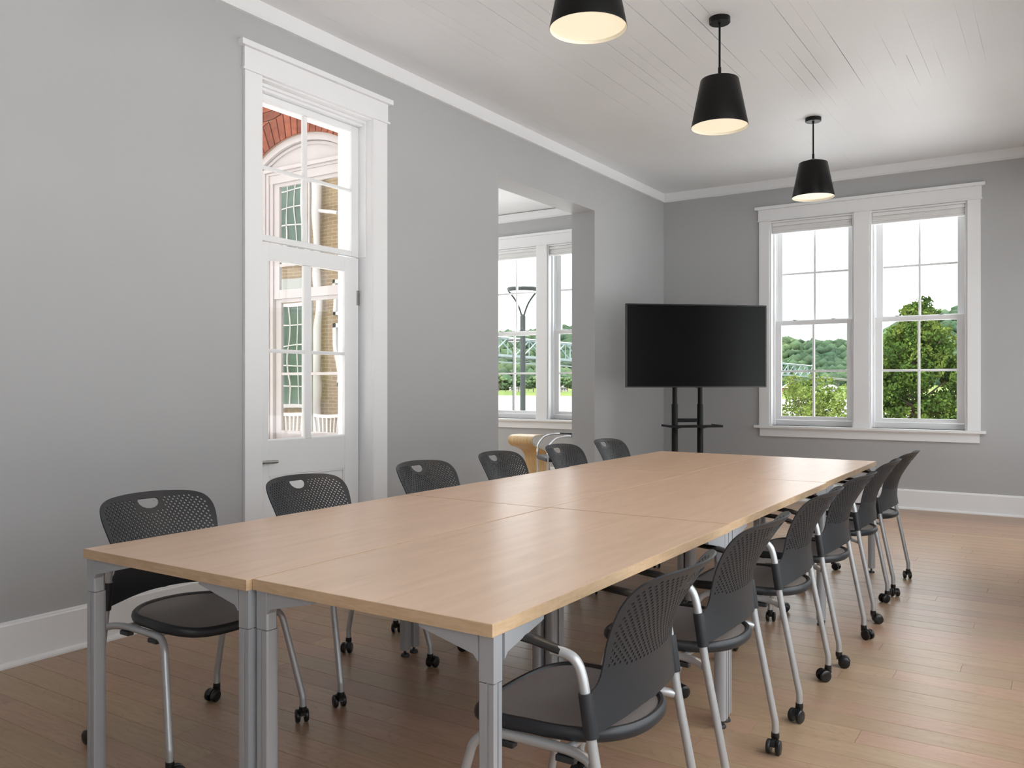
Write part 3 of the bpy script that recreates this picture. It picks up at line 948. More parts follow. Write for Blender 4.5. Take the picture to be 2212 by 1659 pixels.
def make_back():
    half = [(0.0, 0.502), (0.06, 0.501), (0.12, 0.497), (0.18, 0.490), (0.225, 0.485), (0.250, 0.483), (0.250, 0.572), (0.240, 0.577), (0.226, 0.588), (0.217, 0.606), (0.214, 0.635), (0.219, 0.680), (0.227, 0.725), (0.232, 0.765), (0.228, 0.795), (0.214, 0.817), (0.190, 0.829), (0.155, 0.836), (0.10, 0.840), (0.05, 0.842), (0.0, 0.8425)]
    hs = smooth_path([(a, b, 0) for a, b in half[:6]], 3)[:-1] + smooth_path([(a, b, 0) for a, b in half[6:]], 3)
    right = [(p.x, p.y) for p in hs]
    outl = right[1:] + [(-x, z) for x, z in right[::-1][1:-1]] + [(0.0, 0.500)]
    # slot
    slot = []
    for k in range(9):
        a = pi + pi * k / 8
        slot.append((0.043 * math.cos(a), 0.812 + 0.028 * math.sin(a)))
    slot += [(0.040, 0.817), (0.034, 0.820), (-0.034, 0.820), (-0.040, 0.817)]
    R = 0.0041
    centers = []
    dz = 0.0088
    k = 0
    z = 0.606
    while z < 0.818:
        s0 = -0.234 + (0.0090 if k % 2 else 0)
        s = s0
        while s < 0.234:
            edge = 0.016
            # inside test vs outline half width
            hw = None
            for (xa, za), (xb, zb) in zip(right[:-1], right[1:]):
                if za <= z < zb or zb <= z < za:
                    if zb != za and xa > 0.15:
                        hw = xa + (xb - xa) * (z - za) / (zb - za)
            zt = 0.8445 - 0.022 - max(0, abs(s) - 0.12) ** 2 * 2.2
            zb_ = 0.612 + 0.05 * (s / 0.2) ** 2 * 0 + (0.0 if abs(s) < 0.15 else 0.01)
            near_slot = (abs(s) < 0.056 and z > 0.778) or (math.hypot(s / 1.35, z - 0.815) < 0.046)
            if hw and abs(s) < hw - edge and z < zt and z > zb_ and not near_slot:
                centers.append((s, z))
            s += 0.0180
        z += dz
        k += 1
    verts = []; edges = []
    def loop(pts):
        b = len(verts)
        verts.extend(Vector((p[0], p[1])) for p in pts)
        edges.extend((b + i, b + (i + 1) % len(pts)) for i in range(len(pts)))
    loop(outl)
    loop(slot)
    for (cx_, cz_) in centers:
        loop([(cx_ + R * math.cos(a), cz_ + R * math.sin(a)) for a in [pi / 6 + j * pi / 3 for j in range(6)]])
    # interior points where there are no holes
    for a in np.arange(-0.24, 0.241, 0.02):
        for b in np.arange(0.485, 0.84, 0.02):
            if b < 0.60: verts.append(Vector((float(a), float(b))))
            elif False: pass
    res = delaunay_2d_cdt(verts, edges, [], 0, 1e-6)
    V2, F2 = res[0], res[2]
    def inside(px, pz, poly):
        c = False
        n = len(poly)
        j = n - 1
        for i in range(n):
            xi, zi = poly[i]; xj, zj = poly[j]
            if (zi > pz) != (zj > pz) and px < (xj - xi) * (pz - zi) / (zj - zi) + xi: c = not c
            j = i
        return c
    C = np.array(centers)
    faces = []
    for f in F2:
        cx_ = sum(V2[i].x for i in f) / 3; cz_ = sum(V2[i].y for i in f) / 3
        if not inside(cx_, cz_, outl) or inside(cx_, cz_, slot): continue
        d = np.min((C[:, 0] - cx_) ** 2 + (C[:, 1] - cz_) ** 2)
        if d < (R * 0.86) ** 2: continue
        faces.append(tuple(f))
    P = [back_pt(v.x, v.y) for v in V2]
    def nrm(s, z):
        a = back_pt(s + 1e-3, z) - back_pt(s - 1e-3, z)
        b = back_pt(s, z + 1e-3) - back_pt(s, z - 1e-3)
        return a.cross(b).normalized()
    Nn = [nrm(v.x, v.y) for v in V2]
    TH = 0.0045
    n = len(P)
    allv = [tuple(p) for p in P] + [tuple(p - q * TH) for p, q in zip(P, Nn)]
    from collections import Counter
    cnt = Counter()
    for f in faces:
        for a, b in ((f[0], f[1]), (f[1], f[2]), (f[2], f[0])):
            cnt[(min(a, b), max(a, b))] += 1
    fl = list(faces) + [tuple(n + i for i in f[::-1]) for f in faces]
    nw = len(fl)
    for f in faces:
        for a, b in ((f[0], f[1]), (f[1], f[2]), (f[2], f[0])):
            if cnt[(min(a, b), max(a, b))] == 1: fl.append((b, a, n + a, n + b))
    me = bpy.data.meshes.new('backrest')
    me.from_pydata(allv, [], fl)
    me.polygons.foreach_set('use_smooth', [True] * len(fl))
    bm = bmesh.new(); bm.from_mesh(me)
    loose = [v for v in bm.verts if not v.link_faces]
    bmesh.ops.delete(bm, geom=loose, context='VERTS')
    for e in bm.edges:
        if len(e.link_faces) == 2 and e.calc_face_angle(0) > 0.6: e.smooth = False
    bm.to_mesh(me); bm.free()
    me.materials.append(M['back_plastic'])
    return me

def seat_z(x, y):
    z = 0.452
    if x > 0.34: z -= ((x - 0.34) / 0.16) ** 2 * 0.030
    if x < 0.12: z += ((0.12 - x) / 0.12) ** 2 * 0.006
    return z + 0.010 * (abs(y) / 0.22) ** 2 * max(0, 1 - abs(x - 0.25) / 0.3)
def seat_outline(n=64, inset=0.0):
    pts = []
    for k in range(n):
        a = 2 * pi * k / n
        ca, sa = math.cos(a), math.sin(a)
        if ca >= 0: e = 2 / 3.2; rx = 0.205
        else: e = 2 / 2.3; rx = 0.245
        x = 0.262 + (rx - inset) * math.copysign(abs(ca) ** e, ca)
        y = (0.225 - inset) * math.copysign(abs(sa) ** e, sa)
        y *= 1 + 0.06 * (x - 0.26) / 0.24
        pts.append((x, y))
    return pts

def make_chair(label):
    c = thing('conference_chair', label, 'chair')
    # seat
    ol = seat_outline(64, 0.012)
    fr = MB()
    fr.tube([(x, y, seat_z(x, y) - 0.008) for x, y in ol], 0.012, 10, closed=True, ry=0.017)
    fr.build('seat_frame', M['back_plastic'], c, smooth=True)
    sm = MB()
    rings = 6
    inn = seat_outline(64, 0.016)
    ctr = (0.262, 0.0)
    for r_ in range(rings, 0, -1):
        f_ = r_ / rings
        for (x, y) in inn:
            xx = ctr[0] + (x - ctr[0]) * f_; yy = ctr[1] + (y - ctr[1]) * f_
            sm.v.append((xx, yy, seat_z(xx, yy) - 0.014 * (1 - f_ ** 2) + 0.002))
    nn_ = len(inn)
    for r_ in range(rings - 1):
        for k in range(nn_):
            sm.f.append((r_ * nn_ + k, r_ * nn_ + (k + 1) % nn_, (r_ + 1) * nn_ + (k + 1) % nn_, (r_ + 1) * nn_ + k))
    sm.v.append((ctr[0], 0, seat_z(*ctr) - 0.012))
    for k in range(nn_):
        sm.f.append(((rings - 1) * nn_ + k, (rings - 1) * nn_ + (k + 1) % nn_, len(sm.v) - 1))
    sm.build('seat', M['fabric'], c, smooth=True)
    # backrest
    bo = bpy.data.objects.new('backrest', make_back()); link(bo, c)
    for s in (-1, 1):
        # rear leg rising into the arm
        p = smooth_path([(0.0, s * 0.250, 0.052), (0.0, s * 0.250, 0.100), (0.007, s * 0.250, 0.135), (0.034, s * 0.2505, 0.270), (0.068, s * 0.251, 0.440), (0.086, s * 0.252, 0.560), (0.096, s * 0.252, 0.610), (0.108, s * 0.253, 0.638), (0.130, s * 0.254, 0.652), (0.170, s * 0.255, 0.657)], 4)
        MB().tube(p, 0.0118, 12).build('rear_leg', M['silver'], c, smooth=True)
        # post sleeve, part of the moulded back
        sl = [(0.0735, s * 0.251, 0.478), (0.0805, s * 0.2515, 0.525), (0.088, s * 0.252, 0.574)]
        MB().tube(sl, 0.0165, 14).build('post_sleeve', M['back_plastic'], c, smooth=True)
        # armrest pad
        pa = [(0.146, s * 0.254, 0.656), (0.160, s * 0.254, 0.659), (0.215, s * 0.254, 0.671), (0.300, s * 0.252, 0.678), (0.375, s * 0.249, 0.678), (0.395, s * 0.248, 0.676)]
        MB().tube(pa, [0.013, 0.016, 0.022, 0.022, 0.019, 0.008], 12, ry=0.0095).build('armrest', M['arm_black'], c, smooth=True)
        # side rail + front leg in one tube
        q = smooth_path([(0.074, s * 0.248, 0.418), (0.100, s * 0.236, 0.424), (0.150, s * 0.222, 0.425), (0.230, s * 0.222, 0.425), (0.330, s * 0.226, 0.424), (0.368, s * 0.232, 0.416), (0.392, s * 0.240, 0.392), (0.404, s * 0.246, 0.350), (0.430, s * 0.257, 0.250), (0.462, s * 0.271, 0.120), (0.468, s * 0.273, 0.095), (0.468, s * 0.273, 0.052)], 4)
        MB().tube(q, 0.0118, 12).build('front_leg', M['silver'], c, smooth=True)
        for lx in (0.150, 0.310):
            g = MB(); g.box(lx - 0.024, lx + 0.024, s * 0.222 - 0.012, s * 0.222 + 0.012, 0.398, 0.413)
            g.build('stacking_pad', M['black_plastic'], c, bevel=0.003)
    for lx in (0.150, 0.310):
        MB().tube([(lx, -0.222, 0.425), (lx, 0, 0.420), (lx, 0.222, 0.425)], 0.010, 10).build('crossbar', M['silver'], c, smooth=True)
    # casters
    for (lx, ly) in ((0.0, -0.25), (0.0, 0.25), (0.468, -0.273), (0.468, 0.273)):
        hd_ = MB()
        hd_.lathe([(0.0, 0.066), (0.0135, 0.066), (0.0145, 0.050), (0.0120, 0.044), (0.0, 0.044)], 0, 0, 14)
        hood = []
        for k in range(9):
            a = pi * 0.05 + pi * 0.85 * k / 8
            hood.append((-0.022 + 0.0265 * math.cos(a), 0.024 + 0.0265 * math.sin(a)))
        hood += [(-0.022 + 0.012 * math.cos(a), 0.024 + 0.012 * math.sin(a)) for a in (pi * 0.9, pi * 0.5, pi * 0.05)]
        hd_.prism(hood, -0.007, 0.007, 'y')
        hd_.box(-0.012, 0.010, -0.009, 0.009, 0.034, 0.052)
        co = hd_.build('caster', M['caster'], c, smooth=True)
        co.location = (lx, ly, 0)
        for sy in (-1, 1):
            wh = MB()
            y0 = sy * 0.008; y1 = sy * 0.024
            wh.lathe([(0.0, y0), (0.022, y0), (0.0245, y0 + sy * 0.003), (0.0245, y1 - sy * 0.004), (0.021, y1 - sy * 0.0005), (0.010, y1 + sy * 0.0005), (0.0, y1 + sy * 0.001)], -0.022, 0.0245, 20, axis='y')
            wh.build('wheel', M['caster'], co, smooth=True)
    return c

XRR = -0.822     # rear caster line, right side
chairs = [
    # (x, y, rz, label)
    (XRR + 0.030, 1.880, pi, 'closest black perforated-back armchair on the right side of the tables'),
    (XRR + 0.008, 2.630, pi, 'second black perforated-back armchair from the camera in the right-hand row'),
    (XRR, 3.445, pi, 'third black perforated-back armchair from the camera in the right-hand row'),
    (XRR, 4.152, pi, 'fourth black perforated-back armchair from the camera in the right-hand row'),
    (XRR - 0.012, 4.960, pi, 'fifth black armchair of the right-hand row, next to last before the back wall'),
    (XRR - 0.010, 5.643, pi, 'last black armchair of the right-hand row, nearest the white back baseboard'),
    (-2.807, 1.895, 0, 'closest black perforated-back armchair on the left, in front of the grey wall'),
    (-2.792, 2.618, 0, 'black perforated-back armchair in front of the white glazed door'),
    (-2.792, 3.452, 0, 'black armchair left of the tables just past the white glazed door'),
    (-2.812, 4.195, 0, 'black armchair whose back overlaps the near edge of the wall opening'),
    (-2.790, 4.925, 0, 'black armchair in front of the chrome armchair and the wall opening'),
    (-2.790, 5.612, 0, 'farthest black armchair on the left, by the television corner'),
]
proto = make_chair(chairs[0][3])
index_kids()
for i, (x, y, rz, lab) in enumerate(chairs):
    o = proto if i == 0 else copy_tree(proto)
    o.location = (x, y, 0)
    o.rotation_euler = (0, 0, rz + random.uniform(-0.03, 0.03))
    o['label'] = lab
    o['group'] = 'caster armchairs around the tables'
    rr = random.Random(i * 13 + 5)
    for ch in o.children_recursive:
        if ch.name.split('.')[0] == 'caster':
            ch.rotation_euler = (0, 0, rr.uniform(-2.4, 2.4))

# ================================================================== television on its stand
TVL = Vector((-3.555, 7.452)); TVR = Vector((-2.478, 8.428))
tvc = (TVL + TVR) / 2
tva = math.atan2((TVR - TVL).y, (TVR - TVL).x)
tvw = (TVR - TVL).length
tv = thing('television', 'large black flat-screen television in front of the room corner', 'television', (tvc.x, tvc.y, 0), tva)
zt, zb_ = 2.036, 1.216
bz = MB()
bz.box(-tvw / 2, tvw / 2, 0.0, 0.035, zb_, zt)
bz.box(-tvw / 2 + 0.15, tvw / 2 - 0.15, 0.035, 0.075, zb_ + 0.06, zt - 0.2)
bz.build('tv_body', M['tv_bezel'], tv, bevel=0.003)
be = 0.013
for a in ((-tvw / 2, -tvw / 2 + be, zb_, zt), (tvw / 2 - be, tvw / 2, zb_, zt), (-tvw / 2 + be, tvw / 2 - be, zt - be, zt), (-tvw / 2 + be, tvw / 2 - be, zb_, zb_ + be)):
    box('bezel', a[0], a[1], -0.005, 0.0, a[2], a[3], M['tv_bezel'], tv, 0.001)
box('screen', -tvw / 2 + be, tvw / 2 - be, -0.002, 0.0, zb_ + be, zt - be, M['tv_screen'], tv)
box('sensor', -0.012, 0.018, -0.004, 0.004, zb_ - 0.006, zb_, M['tv_bezel'], tv, 0.001)

st = thing('television_stand', 'black two-post television stand with a small shelf', 'stand', (tvc.x, tvc.y, 0), tva)
MT = M['black_metal']
sp = 0.1335
sy0 = 0.145
px0 = -0.045
for s in (-1, 1):
    m = MB(); m.lathe([(0.0, 0.06), (0.031, 0.06), (0.031, 1.045), (0.029, 1.05), (0.0, 1.05)], px0 + s * sp, sy0, 18)
    pl = m.build('post', MT, st, smooth=True)
    m = MB(); m.lathe([(0.0, 1.05), (0.0245, 1.05), (0.0245, 1.85), (0.0, 1.85)], px0 + s * sp, sy0, 18)
    m.build('inner_post', MT, pl, smooth=True)
    m = MB(); m.box(px0 + s * sp - 0.35 * 0 - 0.03, px0 + s * sp + 0.03, sy0 - 0.42, sy0 + 0.33, 0.07, 0.105)
    m.build('base_foot', MT, st, bevel=0.004)
    for yy in (sy0 - 0.39, sy0 + 0.30):
        cst = MB()
        cst.lathe([(0.0, -0.012), (0.034, -0.012), (0.036, 0.0), (0.034, 0.012), (0.0, 0.012)], yy, 0.036, 16, axis='x', c3=px0 + s * sp)
        cst.box(px0 + s * sp - 0.018, px0 + s * sp + 0.018, yy - 0.012, yy + 0.012, 0.03, 0.072)
        cst.build('caster', M['caster'], st, smooth=True)
    m = MB(); m.box(px0 + s * sp - 0.02, px0 + s * sp + 0.02, 0.075, 0.118, 1.36, 1.90); m.build('mount_arm', MT, st)
box('base_bar', px0 - 0.30, px0 + 0.30, sy0 - 0.03, sy0 + 0.03, 0.072, 0.102, MT, st, 0.003)
box('crossbar', px0 - sp + 0.028, px0 + sp - 0.028, sy0 - 0.012, sy0 + 0.012, 0.868, 0.905, MT, st, 0.003)
box('crossbar', px0 - sp, px0 + sp, sy0 - 0.015, sy0 + 0.015, 1.55, 1.60, MT, st, 0.003)
m = MB()
m.box(px0 - 0.265, px0 + 0.265, sy0 - 0.26, sy0 + 0.02, 0.832, 0.838)
m.box(px0 - 0.265, px0 + 0.265, sy0 - 0.262, sy0 - 0.256, 0.826, 0.848)
m.box(px0 - 0.265, px0 - 0.259, sy0 - 0.26, sy0 + 0.02, 0.826, 0.848)
m.box(px0 + 0.259, px0 + 0.265, sy0 - 0.26, sy0 + 0.02, 0.826, 0.848)
m.build('shelf', MT, st)
for s in (-1, 1):
    m = MB(); m.prism([(sy0 + 0.02, 0.832), (sy0 - 0.20, 0.832), (sy0 - 0.18, 0.822), (sy0 + 0.02, 0.79)], px0 + s * sp - 0.012, px0 + s * sp + 0.012, 'x')
    m.build('shelf_bracket', MT, st)

# ================================================================== pendant lamps
def make_pendant(label):
    p_ = thing('pendant_lamp', label, 'lamp')
    z0, z1, z2 = 2.808, 3.092, 3.128
    m = MB()
    m.lathe([(0.1695, z0), (0.1705, z0 + 0.002), (0.114, z1), (0.111, z1 + 0.004)], 0, 0, 56)
    m.build('shade', M['black_metal'], p_, smooth=True)
    m = MB()
    m.lathe([(0.112, z1 + 0.003), (0.014, z2), (0.0, z2)], 0, 0, 40)
    m.build('shade_top', plain_top, p_, smooth=True)
    m = MB(); m.lathe([(0.1695, z0), (0.1675, z0), (0.1115, z1 - 0.002), (0.0, z1 - 0.002)], 0, 0, 56)
    m.build('shade_liner', M['shade_in'], p_, smooth=True)
    m = MB(); m.lathe([(0.0, z0 + 0.014), (0.1635, z0 + 0.014)], 0, 0, 56)
    m.build('diffuser', M['diffuser'], p_)
    m = MB(); m.lathe([(0.0, 3.116), (0.0095, 3.116), (0.0095, 3.17), (0.0065, 3.172), (0.0065, 3.430), (0.010, 3.432), (0.010, 3.444), (0.0, 3.444)], 0, 0, 14)
    m.build('rod', M['black_metal'], p_, smooth=True)
    m = MB(); m.lathe([(0.0, 3.438), (0.060, 3.438), (0.0635, 3.442), (0.0635, ZC), (0.0, ZC)], 0, 0, 36)
    m.build('ceiling_canopy', M['black_metal'], p_, smooth=True)
    return p_
plain_top = plain('grey_shade_top', (0.10, 0.10, 0.10), 0.45, var=0.03)
pend = make_pendant('black conical pendant lamp cut off by the top edge of the picture')
index_kids()
for i, (yy, lab) in enumerate(((3.265, pend['label']), (4.955, 'black conical pendant lamp hanging midway along the ceiling, second from the camera'), (7.245, 'smallest-looking black conical pendant lamp, nearest the back window'))):
    o = pend if i == 0 else copy_tree(pend)
    o.location = (-1.74, yy, 0)
    o['label'] = lab
    o['group'] = 'black pendant lamps over the tables'
    ld = bpy.data.lights.new('lamp_light', 'SPOT')
    ld.spot_size = math.radians(120); ld.spot_blend = 1.0; ld.shadow_soft_size = 0.0; ld.energy = 15.0; ld.color = (1.0, 0.80, 0.58)
    lo = bpy.data.objects.new('lamp_light', ld); link(lo, o)
    lo.location = (0, 0, 2.812)

# ================================================================== side room furniture
ct = thing('curved_plywood_table', 'small blond bent-plywood side table below the side-room window', 'side table')
prof = smooth_path([(8.53, 0.650, 0), (8.42, 0.650, 0), (8.335, 0.647, 0), (8.285, 0.628, 0), (8.270, 0.592, 0), (8.285, 0.553, 0), (8.345, 0.520, 0), (8.46, 0.490, 0), (8.57, 0.450, 0), (8.635, 0.385, 0), (8.660, 0.28, 0), (8.672, 0.14, 0), (8.675, 0.0, 0)], 5)
th = 0.022
inner = []
for i, p in enumerate(prof):
    a = prof[min(i + 1, len(prof) - 1)] - prof[max(i - 1, 0)]
    nrm = Vector((a.y, -a.x, 0)).normalized()
    inner.append(p - nrm * th)
m = MB()
nP = len(prof)
for x in (-5.475, -5.145):
    for p in prof: m.v.append((x, p.x, p.y))
    for p in inner: m.v.append((x, p.x, p.y))
K = 2 * nP
for i in range(nP - 1):
    m.f.append((i, i + 1, K + i + 1, K + i))
    m.f.append((nP + i, K + nP + i, K + nP + i + 1, nP + i + 1))
m.f.append((0, K, K + nP, nP)); m.f.append((nP - 1, nP + nP - 1, K + 2 * nP - 1, K + nP - 1))
m.build('plywood_ribbon', M['ply'], ct, smooth=True)
for x0, x1 in ((-5.4765, -5.475), (-5.145, -5.1435)):
    e = MB()
    for x in (x0, x1):
        for p in prof: e.v.append((x, p.x, p.y))
        for p in inner: e.v.append((x, p.x, p.y))
    for i in range(nP - 1):
        e.f.append((i, i + 1, nP + i + 1, nP + i)); e.f.append((K + i, K + nP + i, K + nP + i + 1, K + i + 1))
        e.f.append((i, K + i, K + i + 1, i + 1)); e.f.append((nP + i, nP + i + 1, K + nP + i + 1, K + nP + i))
    e.build('plywood_edge', M['ply_edge'], ct)
box('rear_panel', -5.475, -5.145, 8.655, 8.677, 0.0, 0.65, M['ply'], ct)
o = ct.children[-1]; bpy.data.objects.remove(o)
m = MB(); m.box(-5.475, -5.145, 8.45, 9.05, 0.0, 0.016); m.build('foot_plate', M['ply'], ct)

ch = thing('chrome_armchair', 'chrome tube armchair with black leather seat beyond the wall opening', 'chair', (-4.60, 8.06, 0), math.radians(225))
m = MB()
for s in (-1, 1):
    pth = smooth_path([(-0.24, s * 0.235, 0.012), (0.0, s * 0.235, 0.012), (0.20, s * 0.235, 0.012), (0.228, s * 0.235, 0.030), (0.236, s * 0.235, 0.10), (0.236, s * 0.235, 0.30), (0.238, s * 0.235, 0.48), (0.225, s * 0.235, 0.58), (0.16, s * 0.235, 0.655), (0.05, s * 0.235, 0.685), (-0.10, s * 0.235, 0.680), (-0.24, s * 0.235, 0.672)], 5)
    MB().tube(pth, 0.0105, 12).build('side_frame', M['chrome'], ch, smooth=True)
    MB().tube([(-0.24, s * 0.225, 0.672), (-0.26, s * 0.215, 0.80)], 0.0105, 10).build('back_post', M['chrome'], ch, smooth=True)
    MB().tube([(-0.02, s * 0.238, 0.690), (-0.12, s * 0.237, 0.686), (-0.20, s * 0.236, 0.682)], 0.013, 10).build('arm_pad', M['arm_black'], ch, smooth=True)
    MB().tube([(0.236, s * 0.235, 0.405), (-0.2, s * 0.228, 0.400)], 0.009, 8).build('seat_rail', M['chrome'], ch, smooth=True)
MB().tube([(-0.24, -0.235, 0.012), (-0.24, 0.235, 0.012)], 0.0105, 10).build('floor_bar', M['chrome'], ch, smooth=True)
sc_ = MB(); sc_.box(-0.22, 0.255, -0.222, 0.222, 0.410, 0.462)
sc_.build('seat', M['leather'], ch, bevel=0.018)
bk = MB(); bk.box(-0.275, -0.245, -0.205, 0.205, 0.52, 0.80)
bk.build('backrest', M['leather'], ch, bevel=0.012)

# ================================================================== brick wing outside the door
wing = thing('brick_wing', 'red brick wing with an arched white window, seen through the door glass', 'building')
YW = 4.75
CXW = -5.16
# courtyard face slab, mortar behind bricks, opening for the window
AR = 0.95; AC = 3.285 - AR      # arch circle
def arch_z(x, R=AR):
    return AC + math.sqrt(max(R * R - (x - CXW) ** 2, 0.0))
HWW = 0.60
m = MB()
m.box(SX, CXW - HWW, YW + 0.012, SY - 0.121, -1.6, 4.6)
m.box(CXW + HWW, XLO - 0.001, YW + 0.012, SY - 0.121, -1.6, 4.6)
m.box(CXW - HWW, CXW + HWW, YW + 0.012, SY - 0.121, -1.6, 0.74)
nseg = 16
for k in range(nseg):
    xa = CXW - HWW + 2 * HWW * k / nseg; xb = CXW - HWW + 2 * HWW * (k + 1) / nseg
    m.prism([(xa, arch_z(xa)), (xb, arch_z(xb)), (xb, 4.6), (xa, 4.6)], YW + 0.012, SY - 0.121, 'y')
m.build('mortar_wall', M['mortar'], wing)
# voussoirs
ring = 0.205
a0 = math.asin(0.70 / AR)
nv = 23
for k in range(nv):
    t0 = -a0 + 2 * a0 * k / nv + 0.0055; t1 = -a0 + 2 * a0 * (k + 1) / nv - 0.0055
    P4 = [(CXW + r_ * math.sin(t_), AC + r_ * math.cos(t_)) for r_, t_ in ((AR + 0.001, t0), (AR + 0.001, t1), (AR + ring, t1), (AR + ring, t0))]
    MB().prism(P4, YW - random.uniform(0, 0.002), YW + 0.10, 'y').build('brick', M['brick'], wing)
# courses above / beside, only where the door glass can show them
rowh = 0.075
bl = 0.213
z = 2.02
k = 0
while z < 3.9:
    x = -6.35 + (bl / 2 if k % 2 else 0)
    while x < XLO - 0.05:
        xa, xb = x + 0.005, min(x + bl - 0.005, XLO - 0.004)
        za, zb2 = z + 0.005, z + rowh - 0.005
        x += bl
        if xb - xa < 0.03: continue
        # skip what falls inside arch ring or window, trimming bricks that straddle it
        def outside(px, pz):
            if pz <= AC + AR * math.cos(a0): return abs(px - CXW) > HWW + 0.002
            return math.hypot(px - CXW, pz - AC) > AR + ring + 0.006 or (abs(px - CXW) > HWW + 0.002 and abs(math.atan2(px - CXW, pz - AC)) > a0)
        nx = 5
        segs = []
        cols = [xa + (xb - xa) * q / nx for q in range(nx + 1)]
        bot = []
        ok = True
        polyb = []
        for q in cols:
            zz = za
            while zz < zb2 and not outside(q, zz): zz += 0.004
            bot.append(min(zz, zb2))
        good = [i for i, b_ in enumerate(bot) if b_ < zb2 - 0.006]
        if len(good) < 2: continue
        i0, i1 = good[0], good[-1]
        if any(not outside(cols[i], zb2 - 0.001) for i in range(i0, i1 + 1)): continue
        poly = [(cols[i], bot[i]) for i in range(i0, i1 + 1)] + [(cols[i1], zb2), (cols[i0], zb2)]
        MB().prism(poly, YW - random.uniform(0, 0.003), YW + 0.10 if False else YW + 0.013, 'y').build('brick', M['brick'], wing)
    z += rowh
    k += 1
# brick textured lower faces away from the view
box('lower_brickwork', -8.4, CXW - HWW, YW, YW + 0.011, -1.6, 2.02, M['brick_wall'], wing)
box('lower_brickwork', CXW + HWW, XLO - 0.002, YW, YW + 0.011, -1.6, 2.02, M['brick_wall'], wing)
box('lower_brickwork', CXW - HWW, CXW + HWW, YW, YW + 0.011, -1.6, 0.70, M['brick_wall'], wing)
box('added_shade_roof', -8.6, XLO - 0.02, 1.0, 4.74, 4.6, 4.78, M['trim'], wing)  # unseen roof slab, added to keep the sun off the wing wall
# window frame
F = M['brick_trim']
wf = bpy.data.objects.new('arched_window', None); link(wf, wing)
def archband(name, R0, R1, y0, y1, amax, n=28, mat=F):
    m = MB()
    for y in (y0, y1):
        for k in range(n + 1):
            t_ = -amax + 2 * amax * k / n
            m.v.append((CXW + R0 * math.sin(t_), y, AC + R0 * math.cos(t_)))
            m.v.append((CXW + R1 * math.sin(t_), y, AC + R1 * math.cos(t_)))
    o_ = 2 * (n + 1)
    for k in range(n):
        i = 2 * k
        m.f += [(i, i + 2, i + 3, i + 1), (o_ + i, o_ + i + 1, o_ + i + 3, o_ + i + 2), (i, o_ + i, o_ + i + 2, i + 2), (i + 1, i + 3, o_ + i + 3, o_ + i + 1)]
    m.f += [(0, 1, o_ + 1, o_), (2 * n, o_ + 2 * n, o_ + 2 * n + 1, 2 * n + 1)]
    return m.build(name, mat, wf)
aw = math.asin(HWW / AR)
archband('arch_frame', AR - 0.055, AR, YW + 0.03, YW + 0.10, aw)
archband('arch_bead', AR - 0.085, AR - 0.06, YW + 0.06, YW + 0.10, aw * 0.93)
m = MB()
for k in range(nseg):
    xa = CXW - HWW + 0.02 + 2 * (HWW - 0.02) * k / nseg; xb = CXW - HWW + 0.02 + 2 * (HWW - 0.02) * (k + 1) / nseg
    m.prism([(xa, 2.98), (xb, 2.98), (xb, arch_z(xb) - 0.01), (xa, arch_z(xa) - 0.01)], YW + 0.075, YW + 0.11, 'y')
m.build('tympanum', F, wf)
gw = 0.347
zh = 2.905                      # glass head
for (a, b, z0, z1, y0) in ((-HWW, HWW, 3.028, 3.058, 0.045), (-HWW, HWW, 3.005, 3.028, 0.062), (-HWW, HWW, zh + 0.03, 3.005, 0.07)):
    box('head_moulding', CXW + a, CXW + b, YW + y0, YW + 0.11, z0, z1, F, wf, 0.003)
for s in (-1, 1):
    for (a, b, y0) in ((0.56, HWW, 0.02), (0.52, 0.558, 0.035), (0.485, 0.518, 0.050), (0.45, 0.483, 0.060), (0.412, 0.448, 0.072)):
        xs_ = sorted((CXW + s * a, CXW + s * b))
        box('jamb_moulding', xs_[0], xs_[1], YW + y0, YW + 0.125, 0.78, 3.028, F, wf, 0.003)
box('ext_sill', CXW - HWW, CXW + HWW, YW - 0.03, YW + 0.125, 0.72, 0.785, F, wf, 0.004)
wf.children[-1].name = 'window_sill'
for nm, y0, z0, z1, rb, rt, mz in (('upper_sash', 0.085, 1.965, zh + 0.03, 0.075, 0.03, 2.12), ('lower_sash', 0.105, 0.785, 1.965, 0.075, 0.03, 1.33)):
    fm = MB()
    fm.box(CXW - 0.41, CXW - gw, YW + y0, YW + y0 + 0.022, z0, z1).box(CXW + gw, CXW + 0.41, YW + y0, YW + y0 + 0.022, z0, z1)
    fm.box(CXW - gw, CXW + gw, YW + y0, YW + y0 + 0.022, z0, z0 + rb).box(CXW - gw, CXW + gw, YW + y0, YW + y0 + 0.022, z1 - rt, z1)
    S = fm.build(nm, F, wing, bevel=0.002)
    mzv = 2.245 if nm == 'upper_sash' else 1.335
    box('muntin', CXW - 0.011, CXW + 0.011, YW + y0 + 0.003, YW + y0 + 0.02, z0 + rb, z1 - rt, F, S, 0.003)
    box('muntin', CXW - gw, CXW + gw, YW + y0 + 0.003, YW + y0 + 0.02, mzv - 0.011, mzv + 0.011, F, S, 0.003)
    for (p0, p1) in ((CXW - gw, CXW - 0.011), (CXW + 0.011, CXW + gw)):
        for (q0, q1) in ((z0 + rb, mzv - 0.011), (mzv + 0.011, z1 - rt)):
            MB().quadpts([(p0, YW + y0 + 0.014, q0), (p1, YW + y0 + 0.014, q0), (p1, YW + y0 + 0.014, q1), (p0, YW + y0 + 0.014, q1)]).build('pane', M['mirror_glass'], S)

